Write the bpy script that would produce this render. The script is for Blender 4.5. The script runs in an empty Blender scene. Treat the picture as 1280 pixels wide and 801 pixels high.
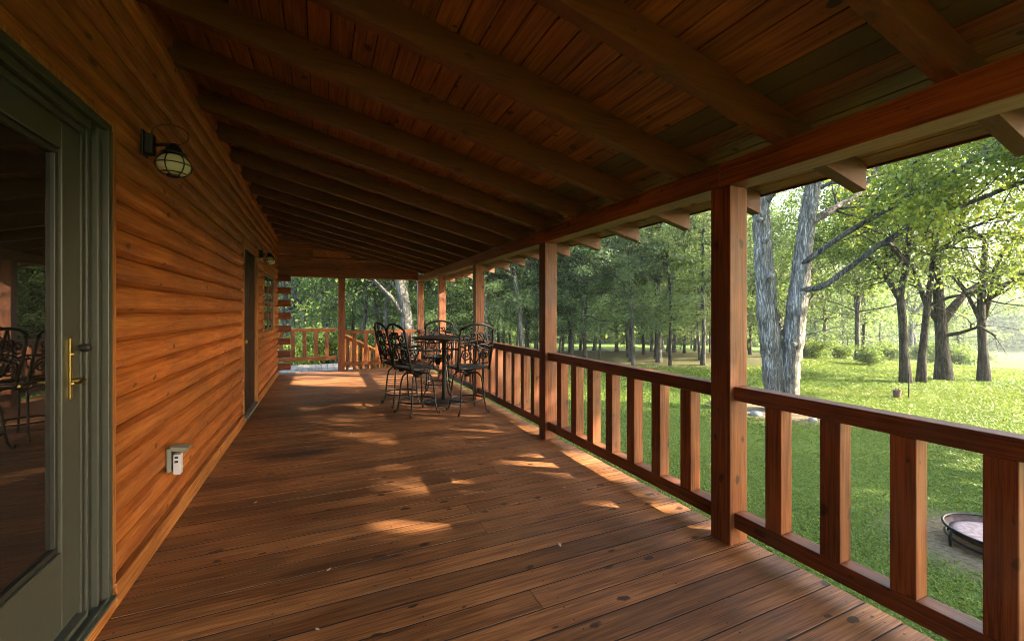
import bpy, math, random
import numpy as np
from mathutils import Vector, Matrix

R = math.radians
scene = bpy.context.scene
COL = scene.collection

# ------------------------------------------------------------------ camera
cam_d = bpy.data.cameras.new("camera"); cam = bpy.data.objects.new("camera", cam_d); COL.objects.link(cam)
cam.location = (0, 0, 1.4); cam.rotation_euler = (R(90), 0, R(-24.12))
cam_d.sensor_width = 36; cam_d.lens = 14.87; cam_d.shift_y = -0.0086
cam_d.clip_start = 0.05; cam_d.clip_end = 2000
scene.camera = cam

# ------------------------------------------------------------------ light
SUN_AZ = 123      # degrees clockwise from +Y
SUN_EL = 28.0
world = bpy.data.worlds.new("World"); scene.world = world; world.use_nodes = True
wn = world.node_tree.nodes; wl = world.node_tree.links
sky = wn.new("ShaderNodeTexSky"); sky.sky_type = 'NISHITA'; sky.sun_disc = False
sky.sun_elevation = R(SUN_EL); sky.sun_rotation = R(SUN_AZ); sky.air_density = 1.3; sky.dust_density = 3.0
bg = wn["Background"]; bg.inputs[1].default_value = 0.15
wl.new(sky.outputs[0], bg.inputs[0])
sun_d = bpy.data.lights.new("sun", 'SUN'); sun_d.energy = 3.3; sun_d.angle = R(0.6); sun_d.color = (1.0, 0.86, 0.66)
sun = bpy.data.objects.new("sun", sun_d); COL.objects.link(sun)
sd = Vector((math.sin(R(SUN_AZ)) * math.cos(R(SUN_EL)), math.cos(R(SUN_AZ)) * math.cos(R(SUN_EL)), math.sin(R(SUN_EL))))
sun.rotation_euler = sd.to_track_quat('Z', 'Y').to_euler()

vs = scene.view_settings
vs.view_transform = 'Standard'; vs.look = 'None'; vs.gamma = 1; vs.use_curve_mapping = False
vs.exposure = 3.55
cy = scene.cycles
cy.max_bounces = 12; cy.diffuse_bounces = 7; cy.glossy_bounces = 4; cy.transmission_bounces = 6; cy.transparent_max_bounces = 8
cy.sample_clamp_indirect = 6; cy.use_denoising = True
cy.filter_width = 0.9
cy.caustics_reflective = False; cy.caustics_refractive = False

# ------------------------------------------------------------------ mesh helper
class MB:
    def __init__(s): s.v = []; s.f = []; s.r = []; s.k = random.Random(7)
    def add(s, verts, faces, rnd=None):
        o = len(s.v); s.v += [tuple(p) for p in verts]
        if rnd is None: rnd = s.k.random()
        for f in faces: s.f.append(tuple(i + o for i in f)); s.r.append(rnd)
        return s
    def box(s, a, b, rnd=None):
        x0, y0, z0 = a; x1, y1, z1 = b
        return s.add([(x0,y0,z0),(x1,y0,z0),(x1,y1,z0),(x0,y1,z0),(x0,y0,z1),(x1,y0,z1),(x1,y1,z1),(x0,y1,z1)],
                     [(0,3,2,1),(4,5,6,7),(0,1,5,4),(1,2,6,5),(2,3,7,6),(3,0,4,7)], rnd)
    def prism(s, poly, y0, y1, rnd=None, axis='y'):
        n = len(poly)
        if axis == 'y': vs_ = [(p[0], y0, p[1]) for p in poly] + [(p[0], y1, p[1]) for p in poly]
        elif axis == 'x': vs_ = [(y0, p[0], p[1]) for p in poly] + [(y1, p[0], p[1]) for p in poly]
        else: vs_ = [(p[0], p[1], y0) for p in poly] + [(p[0], p[1], y1) for p in poly]
        fs = [tuple(range(n)), tuple(range(2*n-1, n-1, -1))] + [(i, i+n, (i+1) % n + n, (i+1) % n) for i in range(n)]
        return s.add(vs_, fs, rnd)
    def tube(s, pts, rad, sides=8, cap=True, closed=False, rnd=None, jit=0.0, rng=None):
        pts = [Vector(p) for p in pts]; n = len(pts)
        if not hasattr(rad, '__len__'): rad = [rad] * n
        vs_ = []; up = None
        for i, p in enumerate(pts):
            if closed: t = (pts[(i+1) % n] - pts[i-1])
            else: t = pts[min(i+1, n-1)] - pts[max(i-1, 0)]
            t = t.normalized() if t.length > 1e-9 else Vector((0,0,1))
            if up is None:
                up = Vector((0,0,1)) if abs(t.z) < .9 else Vector((1,0,0))
            u = up - t * up.dot(t)
            if u.length < 1e-5: u = t.orthogonal()
            u.normalize(); w = t.cross(u); up = u
            for k in range(sides):
                a = 2 * math.pi * k / sides
                rr = rad[i] * (1 + (jit * (rng.random() - .5) if jit else 0))
                vs_.append(p + (u * math.cos(a) + w * math.sin(a)) * rr)
        fs = []
        m = n if closed else n - 1
        for i in range(m):
            for k in range(sides):
                a = i*sides + k; b = i*sides + (k+1) % sides
                c = ((i+1) % n)*sides + (k+1) % sides; d = ((i+1) % n)*sides + k
                fs.append((a, b, c, d))
        if cap and not closed:
            fs.append(tuple(range(sides-1, -1, -1))); fs.append(tuple((n-1)*sides + k for k in range(sides)))
        return s.add(vs_, fs, rnd)
    def lathe(s, prof, c=(0,0,0), sides=24, rnd=None):
        vs_ = []; fs = []
        for r, z in prof:
            for k in range(sides):
                a = 2*math.pi*k/sides; vs_.append((c[0]+r*math.cos(a), c[1]+r*math.sin(a), c[2]+z))
        for i in range(len(prof)-1):
            for k in range(sides):
                fs.append((i*sides+k, i*sides+(k+1) % sides, (i+1)*sides+(k+1) % sides, (i+1)*sides+k))
        if prof[0][0] > 1e-6: fs.append(tuple(range(sides-1, -1, -1)))
        if prof[-1][0] > 1e-6: fs.append(tuple((len(prof)-1)*sides+k for k in range(sides)))
        return s.add(vs_, fs, rnd)
    def build(s, name, mat, parent=None, smooth=False, bevel=0):
        me = bpy.data.meshes.new(name); me.from_pydata(s.v, [], s.f)
        at = me.attributes.new('rnd', 'FLOAT', 'FACE'); at.data.foreach_set('value', np.array(s.r, dtype=np.float32))
        if smooth: me.polygons.foreach_set('use_smooth', [True]*len(s.f))
        me.validate(); me.update()
        return link(name, me, mat, parent, bevel)

def link(name, me, mat, parent=None, bevel=0):
    o = bpy.data.objects.new(name, me); COL.objects.link(o)
    if mat: me.materials.append(mat)
    if parent is not None: o.parent = parent
    if bevel:
        b = o.modifiers.new('bevel', 'BEVEL'); b.width = bevel; b.segments = 2; b.limit_method = 'ANGLE'; b.angle_limit = R(40)
        b.harden_normals = False
    return o

def tag(o, label=None, cat=None, group=None, kind=None):
    if label: o['label'] = label
    if cat: o['category'] = cat
    if group: o['group'] = group
    if kind: o['kind'] = kind
    return o

def thing(name, label, cat, loc=(0,0,0), rz=0, group=None):
    o = bpy.data.objects.new(name, None); COL.objects.link(o); o.empty_display_size = .1
    o.location = loc; o.rotation_euler = (0,0,rz)
    return tag(o, label, cat, group)

def dup(root, loc=None, rz=None, label=None, scale=None):
    r = root.copy(); COL.objects.link(r)
    if loc is not None: r.location = loc
    if rz is not None: r.rotation_euler = (0,0,rz)
    if scale is not None: r.scale = (scale,)*3 if not hasattr(scale,'__len__') else scale
    if label: r['label'] = label
    for ch in list(root.children):
        c = ch.copy(); COL.objects.link(c); c.parent = r
        for g in list(ch.children):
            d = g.copy(); COL.objects.link(d); d.parent = c
    return r

def quads_mesh(name, V, rnd):
    """V: (n,4,3) array of quads"""
    n = len(V); me = bpy.data.meshes.new(name)
    me.vertices.add(n*4); me.vertices.foreach_set('co', V.reshape(-1).astype(np.float32))
    me.loops.add(n*4); me.loops.foreach_set('vertex_index', np.arange(n*4, dtype=np.int32))
    me.polygons.add(n); me.polygons.foreach_set('loop_start', np.arange(0, n*4, 4, dtype=np.int32))
    at = me.attributes.new('rnd', 'FLOAT', 'FACE'); at.data.foreach_set('value', rnd.astype(np.float32))
    me.update(calc_edges=True); me.validate()
    return me

# ------------------------------------------------------------------ materials
def newmat(name):
    m = bpy.data.materials.new(name); m.use_nodes = True
    nt = m.node_tree; return m, nt, nt.nodes, nt.links, nt.nodes['Principled BSDF']

def ramp(nodes, stops):
    r = nodes.new('ShaderNodeValToRGB'); e = r.color_ramp.elements
    while len(e) > 1: e.remove(e[-1])
    e[0].position = stops[0][0]; e[0].color = (*stops[0][1], 1)
    for p, c in stops[1:]:
        x = e.new(p); x.color = (*c, 1)
    return r

def plain(name, col, rough=.5, metal=0, spec=.5, bump=0, bscale=60, var=.15):
    m, nt, N, L, P = newmat(name)
    P.inputs['Roughness'].default_value = rough; P.inputs['Metallic'].default_value = metal
    P.inputs['Specular IOR Level'].default_value = spec
    tc = N.new('ShaderNodeTexCoord'); n = N.new('ShaderNodeTexNoise'); n.inputs['Scale'].default_value = bscale*.3; n.inputs['Detail'].default_value = 5
    L.new(tc.outputs['Object'], n.inputs['Vector'])
    r = ramp(N, [(.3, tuple(c*(1-var) for c in col)), (.7, tuple(min(1, c*(1+var)) for c in col))])
    L.new(n.outputs[0], r.inputs[0]); L.new(r.outputs[0], P.inputs['Base Color'])
    if bump:
        n2 = N.new('ShaderNodeTexNoise'); n2.inputs['Scale'].default_value = bscale; n2.inputs['Detail'].default_value = 4
        L.new(tc.outputs['Object'], n2.inputs['Vector'])
        b = N.new('ShaderNodeBump'); b.inputs['Strength'].default_value = bump; b.inputs['Distance'].default_value = .004
        L.new(n2.outputs[0], b.inputs['Height']); L.new(b.outputs[0], P.inputs['Normal'])
    return m

def math_n(N, L, op, a, b=None, c=None):
    m = N.new('ShaderNodeMath'); m.operation = op
    for i, x in enumerate((a, b, c)):
        if x is None: continue
        if isinstance(x, (int, float)): m.inputs[i].default_value = x
        else: L.new(x, m.inputs[i])
    return m.outputs[0]

def mixc(N, L, fac, a, b, mode='MIX'):
    m = N.new('ShaderNodeMix'); m.data_type = 'RGBA'; m.blend_type = mode
    if isinstance(fac, (int, float)): m.inputs[0].default_value = fac
    else: L.new(fac, m.inputs[0])
    for i, x in ((6, a), (7, b)):
        if isinstance(x, tuple): m.inputs[i].default_value = (*x, 1)
        else: L.new(x, m.inputs[i])
    return m.outputs[2]

def wood(name, dark, mid, light, axis='y', rough=.55, knots=.5, var=.35, bump=.35, hewn=0, weather=None, board_alt=None, grain=1.0, spec=.4, stain=None, blotch=1.1):
    m, nt, N, L, P = newmat(name)
    tc = N.new('ShaderNodeTexCoord'); at = N.new('ShaderNodeAttribute'); at.attribute_name = 'rnd'
    oi = N.new('ShaderNodeObjectInfo')
    rnd = math_n(N, L, 'FRACT', math_n(N, L, 'ADD', at.outputs['Fac'], oi.outputs['Random']))
    off = N.new('ShaderNodeCombineXYZ')
    L.new(math_n(N, L, 'MULTIPLY', rnd, 31.7), off.inputs[0]); L.new(math_n(N, L, 'MULTIPLY', rnd, 17.3), off.inputs[1]); L.new(math_n(N, L, 'MULTIPLY', rnd, 23.9), off.inputs[2])
    add = N.new('ShaderNodeVectorMath'); add.operation = 'ADD'; L.new(tc.outputs['Object'], add.inputs[0]); L.new(off.outputs[0], add.inputs[1])
    def stretched(al, cr):
        mp = N.new('ShaderNodeVectorMath'); mp.operation = 'MULTIPLY'
        mp.inputs[1].default_value = {'x': (al,cr,cr), 'y': (cr,al,cr), 'z': (cr,cr,al)}[axis]
        L.new(add.outputs[0], mp.inputs[0]); return mp.outputs[0]
    g = N.new('ShaderNodeTexNoise'); g.inputs['Scale'].default_value = 1; g.inputs['Detail'].default_value = 6; g.inputs['Roughness'].default_value = .62; g.inputs['Distortion'].default_value = .6
    L.new(stretched(2.2, 70*grain), g.inputs['Vector'])
    g3 = N.new('ShaderNodeTexNoise'); g3.inputs['Scale'].default_value = 1; g3.inputs['Detail'].default_value = 3; g3.inputs['Roughness'].default_value = .6
    L.new(stretched(4.5, 230*grain), g3.inputs['Vector'])
    g2 = N.new('ShaderNodeTexNoise'); g2.inputs['Scale'].default_value = 1; g2.inputs['Detail'].default_value = 4; g2.inputs['Distortion'].default_value = 1.2
    L.new(stretched(1.1, 9), g2.inputs['Vector'])
    big = N.new('ShaderNodeTexNoise'); big.inputs['Scale'].default_value = 1.7; big.inputs['Detail'].default_value = 3
    L.new(tc.outputs['Object'], big.inputs['Vector'])
    mixv = math_n(N, L, 'ADD', math_n(N, L, 'MULTIPLY', g3.outputs[0], .28), math_n(N, L, 'ADD', math_n(N, L, 'MULTIPLY', g.outputs[0], .47), math_n(N, L, 'MULTIPLY', g2.outputs[0], .25)))
    r = ramp(N, [(.36, tuple(c*.5 for c in dark)), (.43, dark), (.51, mid), (.61, light)]); L.new(mixv, r.inputs[0])
    col = r.outputs[0]
    # per board tone
    tone = math_n(N, L, 'ADD', math_n(N, L, 'MULTIPLY', rnd, var), 1 - var*.5)
    tone = math_n(N, L, 'MULTIPLY', tone, math_n(N, L, 'ADD', math_n(N, L, 'MULTIPLY', big.outputs[0], blotch), 1-blotch*.5))
    cc = N.new('ShaderNodeCombineColor'); [L.new(tone, cc.inputs[i]) for i in range(3)]
    col = mixc(N, L, 1.0, col, cc.outputs[0], 'MULTIPLY')
    if knots:
        v = N.new('ShaderNodeTexVoronoi'); v.voronoi_dimensions = '2D'; v.inputs['Scale'].default_value = 1; v.inputs['Randomness'].default_value = 1
        wv = N.new('ShaderNodeVectorMath'); wv.operation = 'ADD'
        wq = N.new('ShaderNodeTexNoise'); wq.inputs['Scale'].default_value = 18
        L.new(tc.outputs['Object'], wq.inputs['Vector'])
        sc = N.new('ShaderNodeVectorMath'); sc.operation = 'SCALE'; sc.inputs['Scale'].default_value = .22; L.new(wq.outputs['Color'], sc.inputs[0])
        sx = N.new('ShaderNodeSeparateXYZ'); L.new(add.outputs[0], sx.inputs[0]); cx = N.new('ShaderNodeCombineXYZ')
        ai = 'xyz'.index(axis); oth = [i for i in range(3) if i != ai]
        L.new(math_n(N, L, 'MULTIPLY', sx.outputs[ai], 3.6), cx.inputs[0]); L.new(math_n(N, L, 'MULTIPLY', math_n(N, L, 'ADD', sx.outputs[oth[0]], sx.outputs[oth[1]]), 6.5), cx.inputs[1])
        L.new(cx.outputs[0], wv.inputs[0]); L.new(sc.outputs[0], wv.inputs[1]); L.new(wv.outputs[0], v.inputs['Vector'])
        sep = N.new('ShaderNodeSeparateColor'); L.new(v.outputs['Color'], sep.inputs[0])
        size = math_n(N, L, 'MULTIPLY', sep.outputs[0], .13)
        k = N.new('ShaderNodeMapRange'); k.interpolation_type = 'SMOOTHSTEP'
        L.new(math_n(N, L, 'SUBTRACT', v.outputs['Distance'], size), k.inputs[0])
        k.inputs[1].default_value = -.03; k.inputs[2].default_value = .03; k.inputs[3].default_value = knots; k.inputs[4].default_value = 0
        has = math_n(N, L, 'GREATER_THAN', sep.outputs[1], .5)
        kf = math_n(N, L, 'MULTIPLY', k.outputs[0], has)
        col = mixc(N, L, kf, col, tuple(c*.28 for c in dark))
    if board_alt:      # some boards in a separate olive tone, chosen by their own number
        sel = math_n(N, L, 'GREATER_THAN', at.outputs['Fac'], 1.5)
        ra = ramp(N, [(.3, tuple(c*.6 for c in board_alt)), (.7, board_alt)]); L.new(mixv, ra.inputs[0])
        col = mixc(N, L, sel, col, ra.outputs[0])
    if weather:        # worn / stained patches
        wnz = N.new('ShaderNodeTexNoise'); wnz.inputs['Scale'].default_value = 1.3; wnz.inputs['Detail'].default_value = 7; wnz.inputs['Roughness'].default_value = .65
        L.new(tc.outputs['Object'], wnz.inputs['Vector'])
        w1 = N.new('ShaderNodeMapRange'); L.new(wnz.outputs[0], w1.inputs[0]); w1.inputs[1].default_value = .52; w1.inputs[2].default_value = .75; w1.inputs[4].default_value = .65
        col = mixc(N, L, w1.outputs[0], col, weather[0])
        wz2 = N.new('ShaderNodeTexNoise'); wz2.inputs['Scale'].default_value = 2.3; wz2.inputs['Detail'].default_value = 6
        L.new(stretched(1.2, 2.6), wz2.inputs['Vector']); wz2.inputs['Scale'].default_value = 1
        w2 = N.new('ShaderNodeMapRange'); L.new(wz2.outputs[0], w2.inputs[0]); w2.inputs[1].default_value = .56; w2.inputs[2].default_value = .72; w2.inputs[4].default_value = .6
        col = mixc(N, L, w2.outputs[0], col, weather[1])
    if stain:          # an old dark water stain lying along a few boards
        dv = N.new('ShaderNodeVectorMath'); dv.operation = 'SUBTRACT'; dv.inputs[1].default_value = (stain[0], stain[1], 0); L.new(tc.outputs['Object'], dv.inputs[0])
        ds = N.new('ShaderNodeVectorMath'); ds.operation = 'MULTIPLY'; ds.inputs[1].default_value = (1/stain[2], 1/stain[3], 0); L.new(dv.outputs[0], ds.inputs[0])
        dl_ = N.new('ShaderNodeVectorMath'); dl_.operation = 'LENGTH'; L.new(ds.outputs[0], dl_.inputs[0])
        sr = N.new('ShaderNodeMapRange'); sr.interpolation_type = 'SMOOTHSTEP'; L.new(math_n(N, L, 'ADD', dl_.outputs['Value'], math_n(N, L, 'MULTIPLY', g2.outputs[0], 1.1)), sr.inputs[0])
        sr.inputs[1].default_value = .75; sr.inputs[2].default_value = 1.5; sr.inputs[3].default_value = .8; sr.inputs[4].default_value = 0
        col = mixc(N, L, sr.outputs[0], col, (.016,.011,.009))
    L.new(col, P.inputs['Base Color'])
    rr = N.new('ShaderNodeMapRange'); L.new(g2.outputs[0], rr.inputs[0]); rr.inputs[3].default_value = rough-.12; rr.inputs[4].default_value = rough+.15
    L.new(rr.outputs[0], P.inputs['Roughness']); P.inputs['Specular IOR Level'].default_value = spec
    b = N.new('ShaderNodeBump'); b.inputs['Strength'].default_value = bump; b.inputs['Distance'].default_value = .003
    L.new(g.outputs[0], b.inputs['Height']); nrm = b.outputs[0]
    if hewn:
        hv = N.new('ShaderNodeTexNoise'); hv.inputs['Scale'].default_value = 1; hv.inputs['Detail'].default_value = 2; hv.inputs['Distortion'].default_value = .8
        L.new(stretched(5.5, 14), hv.inputs['Vector'])
        b2 = N.new('ShaderNodeBump'); b2.inputs['Strength'].default_value = hewn; b2.inputs['Distance'].default_value = .02
        L.new(hv.outputs[0], b2.inputs['Height']); L.new(nrm, b2.inputs['Normal']); nrm = b2.outputs[0]
    L.new(nrm, P.inputs['Normal'])
    return m

M = {}
M['log'] = wood('cedar_log', (0.2299,0.05795,0.00966), (0.3272,0.09274,0.01634), (0.4421,0.1546,0.03121), 'y', rough=.5, knots=.9, var=.45, bump=.35, hewn=.3, grain=.8)
M['log_trim'] = wood('cedar_trim', (0.1725,0.05175,0.01035), (0.345,0.125,0.0276), (0.4312,0.1811,0.04312), 'y', rough=.5, knots=.6, var=.2)
M['log_trim_z'] = wood('cedar_trim_upright', (0.161,0.0483,0.00966), (0.3059,0.1127,0.02415), (0.3864,0.161,0.04025), 'z', rough=.5, knots=.5, var=.2)
M['log_end'] = wood('cedar_log_end', (0.072,0.018,0.0048), (0.144,0.039,0.0096), (0.18,0.054,0.0144), 'x', rough=.6, knots=.3)
M['post'] = wood('post_cedar', (0.0875,0.02125,0.004725), (0.1688,0.0475,0.0105), (0.2375,0.08,0.0189), 'z', rough=.5, knots=.85, var=.3, bump=.5, weather=((.20,.11,.06), (.05,.018,.009)))
M['rail'] = wood('rail_cedar', (0.072,0.018,0.005), (0.138,0.0396,0.01), (0.186,0.0624,0.017), 'y', rough=.5, knots=.7, var=.25, bump=.5, weather=((.20,.11,.06), (.05,.018,.009)))
M['railx'] = wood('rail_cedar_across', (0.099,0.02508,0.0072), (0.1914,0.0561,0.0144), (0.2508,0.0858,0.024), 'x', rough=.5, knots=.6, var=.2)
M['beam'] = wood('beam_cedar', (0.1105,0.0286,0.0046), (0.2145,0.065,0.0115), (0.2795,0.0988,0.0207), 'y', rough=.5, knots=.9, var=.3)
M['beamx'] = wood('header_cedar', (0.1232,0.02772,0.00616), (0.231,0.05775,0.01386), (0.2926,0.0847,0.02156), 'x', rough=.5, knots=.6, var=.3)
M['rafter'] = wood('rafter_pine', (0.09699,0.03085,0.00858), (0.1247,0.04063,0.01122), (0.1477,0.04966,0.01386), 'x', rough=.55, knots=.5, var=.2, bump=.1, blotch=.3)
M['ceiling'] = wood('ceiling_pine', (0.1429,0.05094,0.01254), (0.2344,0.09261,0.02394), (0.32,0.1412,0.03876), 'y', rough=.5, knots=.95, var=.35, blotch=.5, board_alt=(.115,.10,.045))
M['deck'] = wood('deck_board', (0.1114,0.04136,0.01469), (0.199,0.07975,0.02745), (0.3023,0.1359,0.05107), 'x', rough=.55, knots=.95, var=.6, bump=.5, weather=((.16,.088,.045), (.036,.018,.010)), spec=.3, stain=(-.2, 4.66, .75, .2))
M['deck_grey'] = wood('deck_board_grey', (0.196,0.168,0.14), (0.294,0.266,0.231), (0.385,0.35,0.308), 'y', rough=.6, knots=.3, var=.3)
M['door_paint'] = plain('door_paint', (.046,.048,.037), .38, var=.1, bump=.05, bscale=120)
M['door_track'] = plain('door_track', (.018,.018,.015), .45)
M['sill'] = plain('door_sill', (.085,.09,.07), .35, metal=.3)
M['brass'] = plain('brass', (.42,.29,.085), .28, metal=1, var=.1)
M['iron'] = plain('dark_iron', (.012,.010,.010), .5, metal=.2, bump=.2, bscale=200, var=.3)
M['castiron'] = plain('bronze_cast_metal', (.010,.008,.007), .55, metal=.2, bump=.15, bscale=160, var=.35)
M['sling'] = plain('seat_mesh', (.030,.028,.026), .7, bump=.3, bscale=300)
M['white_plastic'] = plain('white_plastic', (.45,.43,.48), .4, var=.04)
M['grey_plastic'] = plain('grey_plastic', (.16,.17,.14), .5, var=.1)
M['black_plastic'] = plain('black_plastic', (.012,.012,.013), .4)
M['dark_door'] = wood('dark_door', (.012,.0045,.0022), (.020,.008,.004), (.030,.012,.006), 'z', rough=.6, knots=0, var=.1, spec=.25)
M['shingle'] = plain('roof_shingle', (.05,.045,.04), .9, bump=.5, bscale=80)
M['rust'] = plain('rusty_steel', (.10,.055,.042), .75, metal=.3, bump=.3, bscale=60, var=.4)
M['ash'] = plain('ash_and_grit', (.34,.23,.20), .95, bump=.6, bscale=90, var=.35)
M['rock'] = plain('field_stone', (.22,.20,.17), .9, bump=.8, bscale=20, var=.4)

def pane_mat():
    m, nt, N, L, P = newmat('dark_window_glass')
    P.inputs['Base Color'].default_value = (.012,.010,.009,1); P.inputs['Roughness'].default_value = .015
    P.inputs['IOR'].default_value = 1.9; P.inputs['Specular IOR Level'].default_value = .62
    n = N.new('ShaderNodeTexNoise'); n.inputs['Scale'].default_value = 1.2; tc = N.new('ShaderNodeTexCoord'); L.new(tc.outputs['Object'], n.inputs['Vector'])
    b = N.new('ShaderNodeBump'); b.inputs['Strength'].default_value = .03; b.inputs['Distance'].default_value = .01; L.new(n.outputs[0], b.inputs['Height']); L.new(b.outputs[0], P.inputs['Normal'])
    return m
M['pane'] = pane_mat()
def globe_mat():
    m, nt, N, L, P = newmat('lantern_glass')
    P.inputs['Base Color'].default_value = (.9,.84,.68,1); P.inputs['Roughness'].default_value = .12
    P.inputs['Transmission Weight'].default_value = .4; P.inputs['IOR'].default_value = 1.25
    n = N.new('ShaderNodeTexNoise'); n.inputs['Scale'].default_value = 30; b = N.new('ShaderNodeBump'); b.inputs['Strength'].default_value = .1
    L.new(n.outputs[0], b.inputs['Height']); L.new(b.outputs[0], P.inputs['Normal'])
    return m
M['globe'] = globe_mat()
M['bulb'] = plain('bulb_white', (.80,.74,.52), .35, var=.05)

def leaf_mat(name, dark, mid, light, trans=.35):
    m, nt, N, L, P = newmat(name)
    at = N.new('ShaderNodeAttribute'); at.attribute_name = 'rnd'; oi = N.new('ShaderNodeObjectInfo')
    x = math_n(N, L, 'ADD', math_n(N, L, 'MULTIPLY', at.outputs['Fac'], .8), math_n(N, L, 'MULTIPLY', oi.outputs['Random'], .2))
    r = ramp(N, [(.05, dark), (.5, mid), (.95, light)]); L.new(x, r.inputs[0])
    L.new(r.outputs[0], P.inputs['Base Color']); P.inputs['Roughness'].default_value = .5; P.inputs['Specular IOR Level'].default_value = .3
    t = N.new('ShaderNodeBsdfTranslucent')
    hs = N.new('ShaderNodeHueSaturation'); hs.inputs['Hue'].default_value = .487; hs.inputs['Value'].default_value = 1.5; L.new(r.outputs[0], hs.inputs['Color']); L.new(hs.outputs[0], t.inputs[0])
    mx = N.new('ShaderNodeMixShader'); mx.inputs[0].default_value = trans
    L.new(P.outputs[0], mx.inputs[1]); L.new(t.outputs[0], mx.inputs[2]); L.new(mx.outputs[0], N['Material Output'].inputs[0])
    return m
M['oak_leaf'] = leaf_mat('oak_leaf', (.05,.085,.014), (.12,.17,.02), (.22,.25,.03), .5)
M['broad_leaf'] = leaf_mat('broad_leaf', (.04,.075,.016), (.09,.145,.025), (.16,.21,.033), .45)
M['cedar_leaf'] = leaf_mat('cedar_leaf', (.055,.10,.035), (.115,.175,.058), (.18,.24,.075), .5)
M['grass'] = leaf_mat('grass_blade', (.06,.095,.013), (.11,.17,.02), (.17,.215,.035), .3)

def bark_mat(name, dark, light, scale=14):
    m, nt, N, L, P = newmat(name)
    tc = N.new('ShaderNodeTexCoord')
    mp = N.new('ShaderNodeVectorMath'); mp.operation = 'MULTIPLY'; mp.inputs[1].default_value = (1,1,.16); L.new(tc.outputs['Object'], mp.inputs[0])
    n = N.new('ShaderNodeTexNoise'); n.inputs['Scale'].default_value = scale; n.inputs['Detail'].default_value = 8; n.inputs['Roughness'].default_value = .7; n.inputs['Distortion'].default_value = 1
    L.new(mp.outputs[0], n.inputs['Vector'])
    n2 = N.new('ShaderNodeTexNoise'); n2.inputs['Scale'].default_value = 2.2; n2.inputs['Detail'].default_value = 5; L.new(tc.outputs['Object'], n2.inputs['Vector'])
    r = ramp(N, [(.40, dark), (.5, tuple((a+b)/2 for a, b in zip(dark, light))), (.60, light)]); L.new(n.outputs[0], r.inputs[0])
    r2 = ramp(N, [(.35, (.6,.58,.52)), (.65, (1,1,1))]); L.new(n2.outputs[0], r2.inputs[0])
    L.new(mixc(N, L, 1, r.outputs[0], r2.outputs[0], 'MULTIPLY'), P.inputs['Base Color'])
    vo = N.new('ShaderNodeTexVoronoi'); vo.feature = 'DISTANCE_TO_EDGE'; vo.inputs['Scale'].default_value = scale*1.6
    wv = N.new('ShaderNodeVectorMath'); wv.operation = 'ADD'; ws = N.new('ShaderNodeVectorMath'); ws.operation = 'SCALE'; ws.inputs['Scale'].default_value = .16
    L.new(n.outputs['Color'], ws.inputs[0]); L.new(mp.outputs[0], wv.inputs[0]); L.new(ws.outputs[0], wv.inputs[1]); L.new(wv.outputs[0], vo.inputs['Vector'])
    fr_ = N.new('ShaderNodeMapRange'); L.new(vo.outputs['Distance'], fr_.inputs[0]); fr_.inputs[1].default_value = 0; fr_.inputs[2].default_value = .16; fr_.inputs[3].default_value = .5; fr_.inputs[4].default_value = 1
    fc = N.new('ShaderNodeCombineColor'); [L.new(fr_.outputs[0], fc.inputs[i_]) for i_ in range(3)]
    L.new(mixc(N, L, 1, mixc(N, L, 1, r.outputs[0], r2.outputs[0], 'MULTIPLY'), fc.outputs[0], 'MULTIPLY'), P.inputs['Base Color'])
    P.inputs['Roughness'].default_value = .9; P.inputs['Specular IOR Level'].default_value = .2
    b = N.new('ShaderNodeBump'); b.inputs['Strength'].default_value = 1; b.inputs['Distance'].default_value = .03; L.new(math_n(N, L, 'ADD', fr_.outputs[0], n.outputs[0]), b.inputs['Height']); L.new(b.outputs[0], P.inputs['Normal'])
    return m
M['oak_bark'] = bark_mat('oak_bark', (.17,.16,.14), (.47,.445,.395), 15)
M['bark'] = bark_mat('dark_bark', (.035,.028,.022), (.13,.115,.095), 16)
M['grey_bark'] = bark_mat('grey_bark', (.09,.085,.075), (.26,.25,.22), 16)

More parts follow.
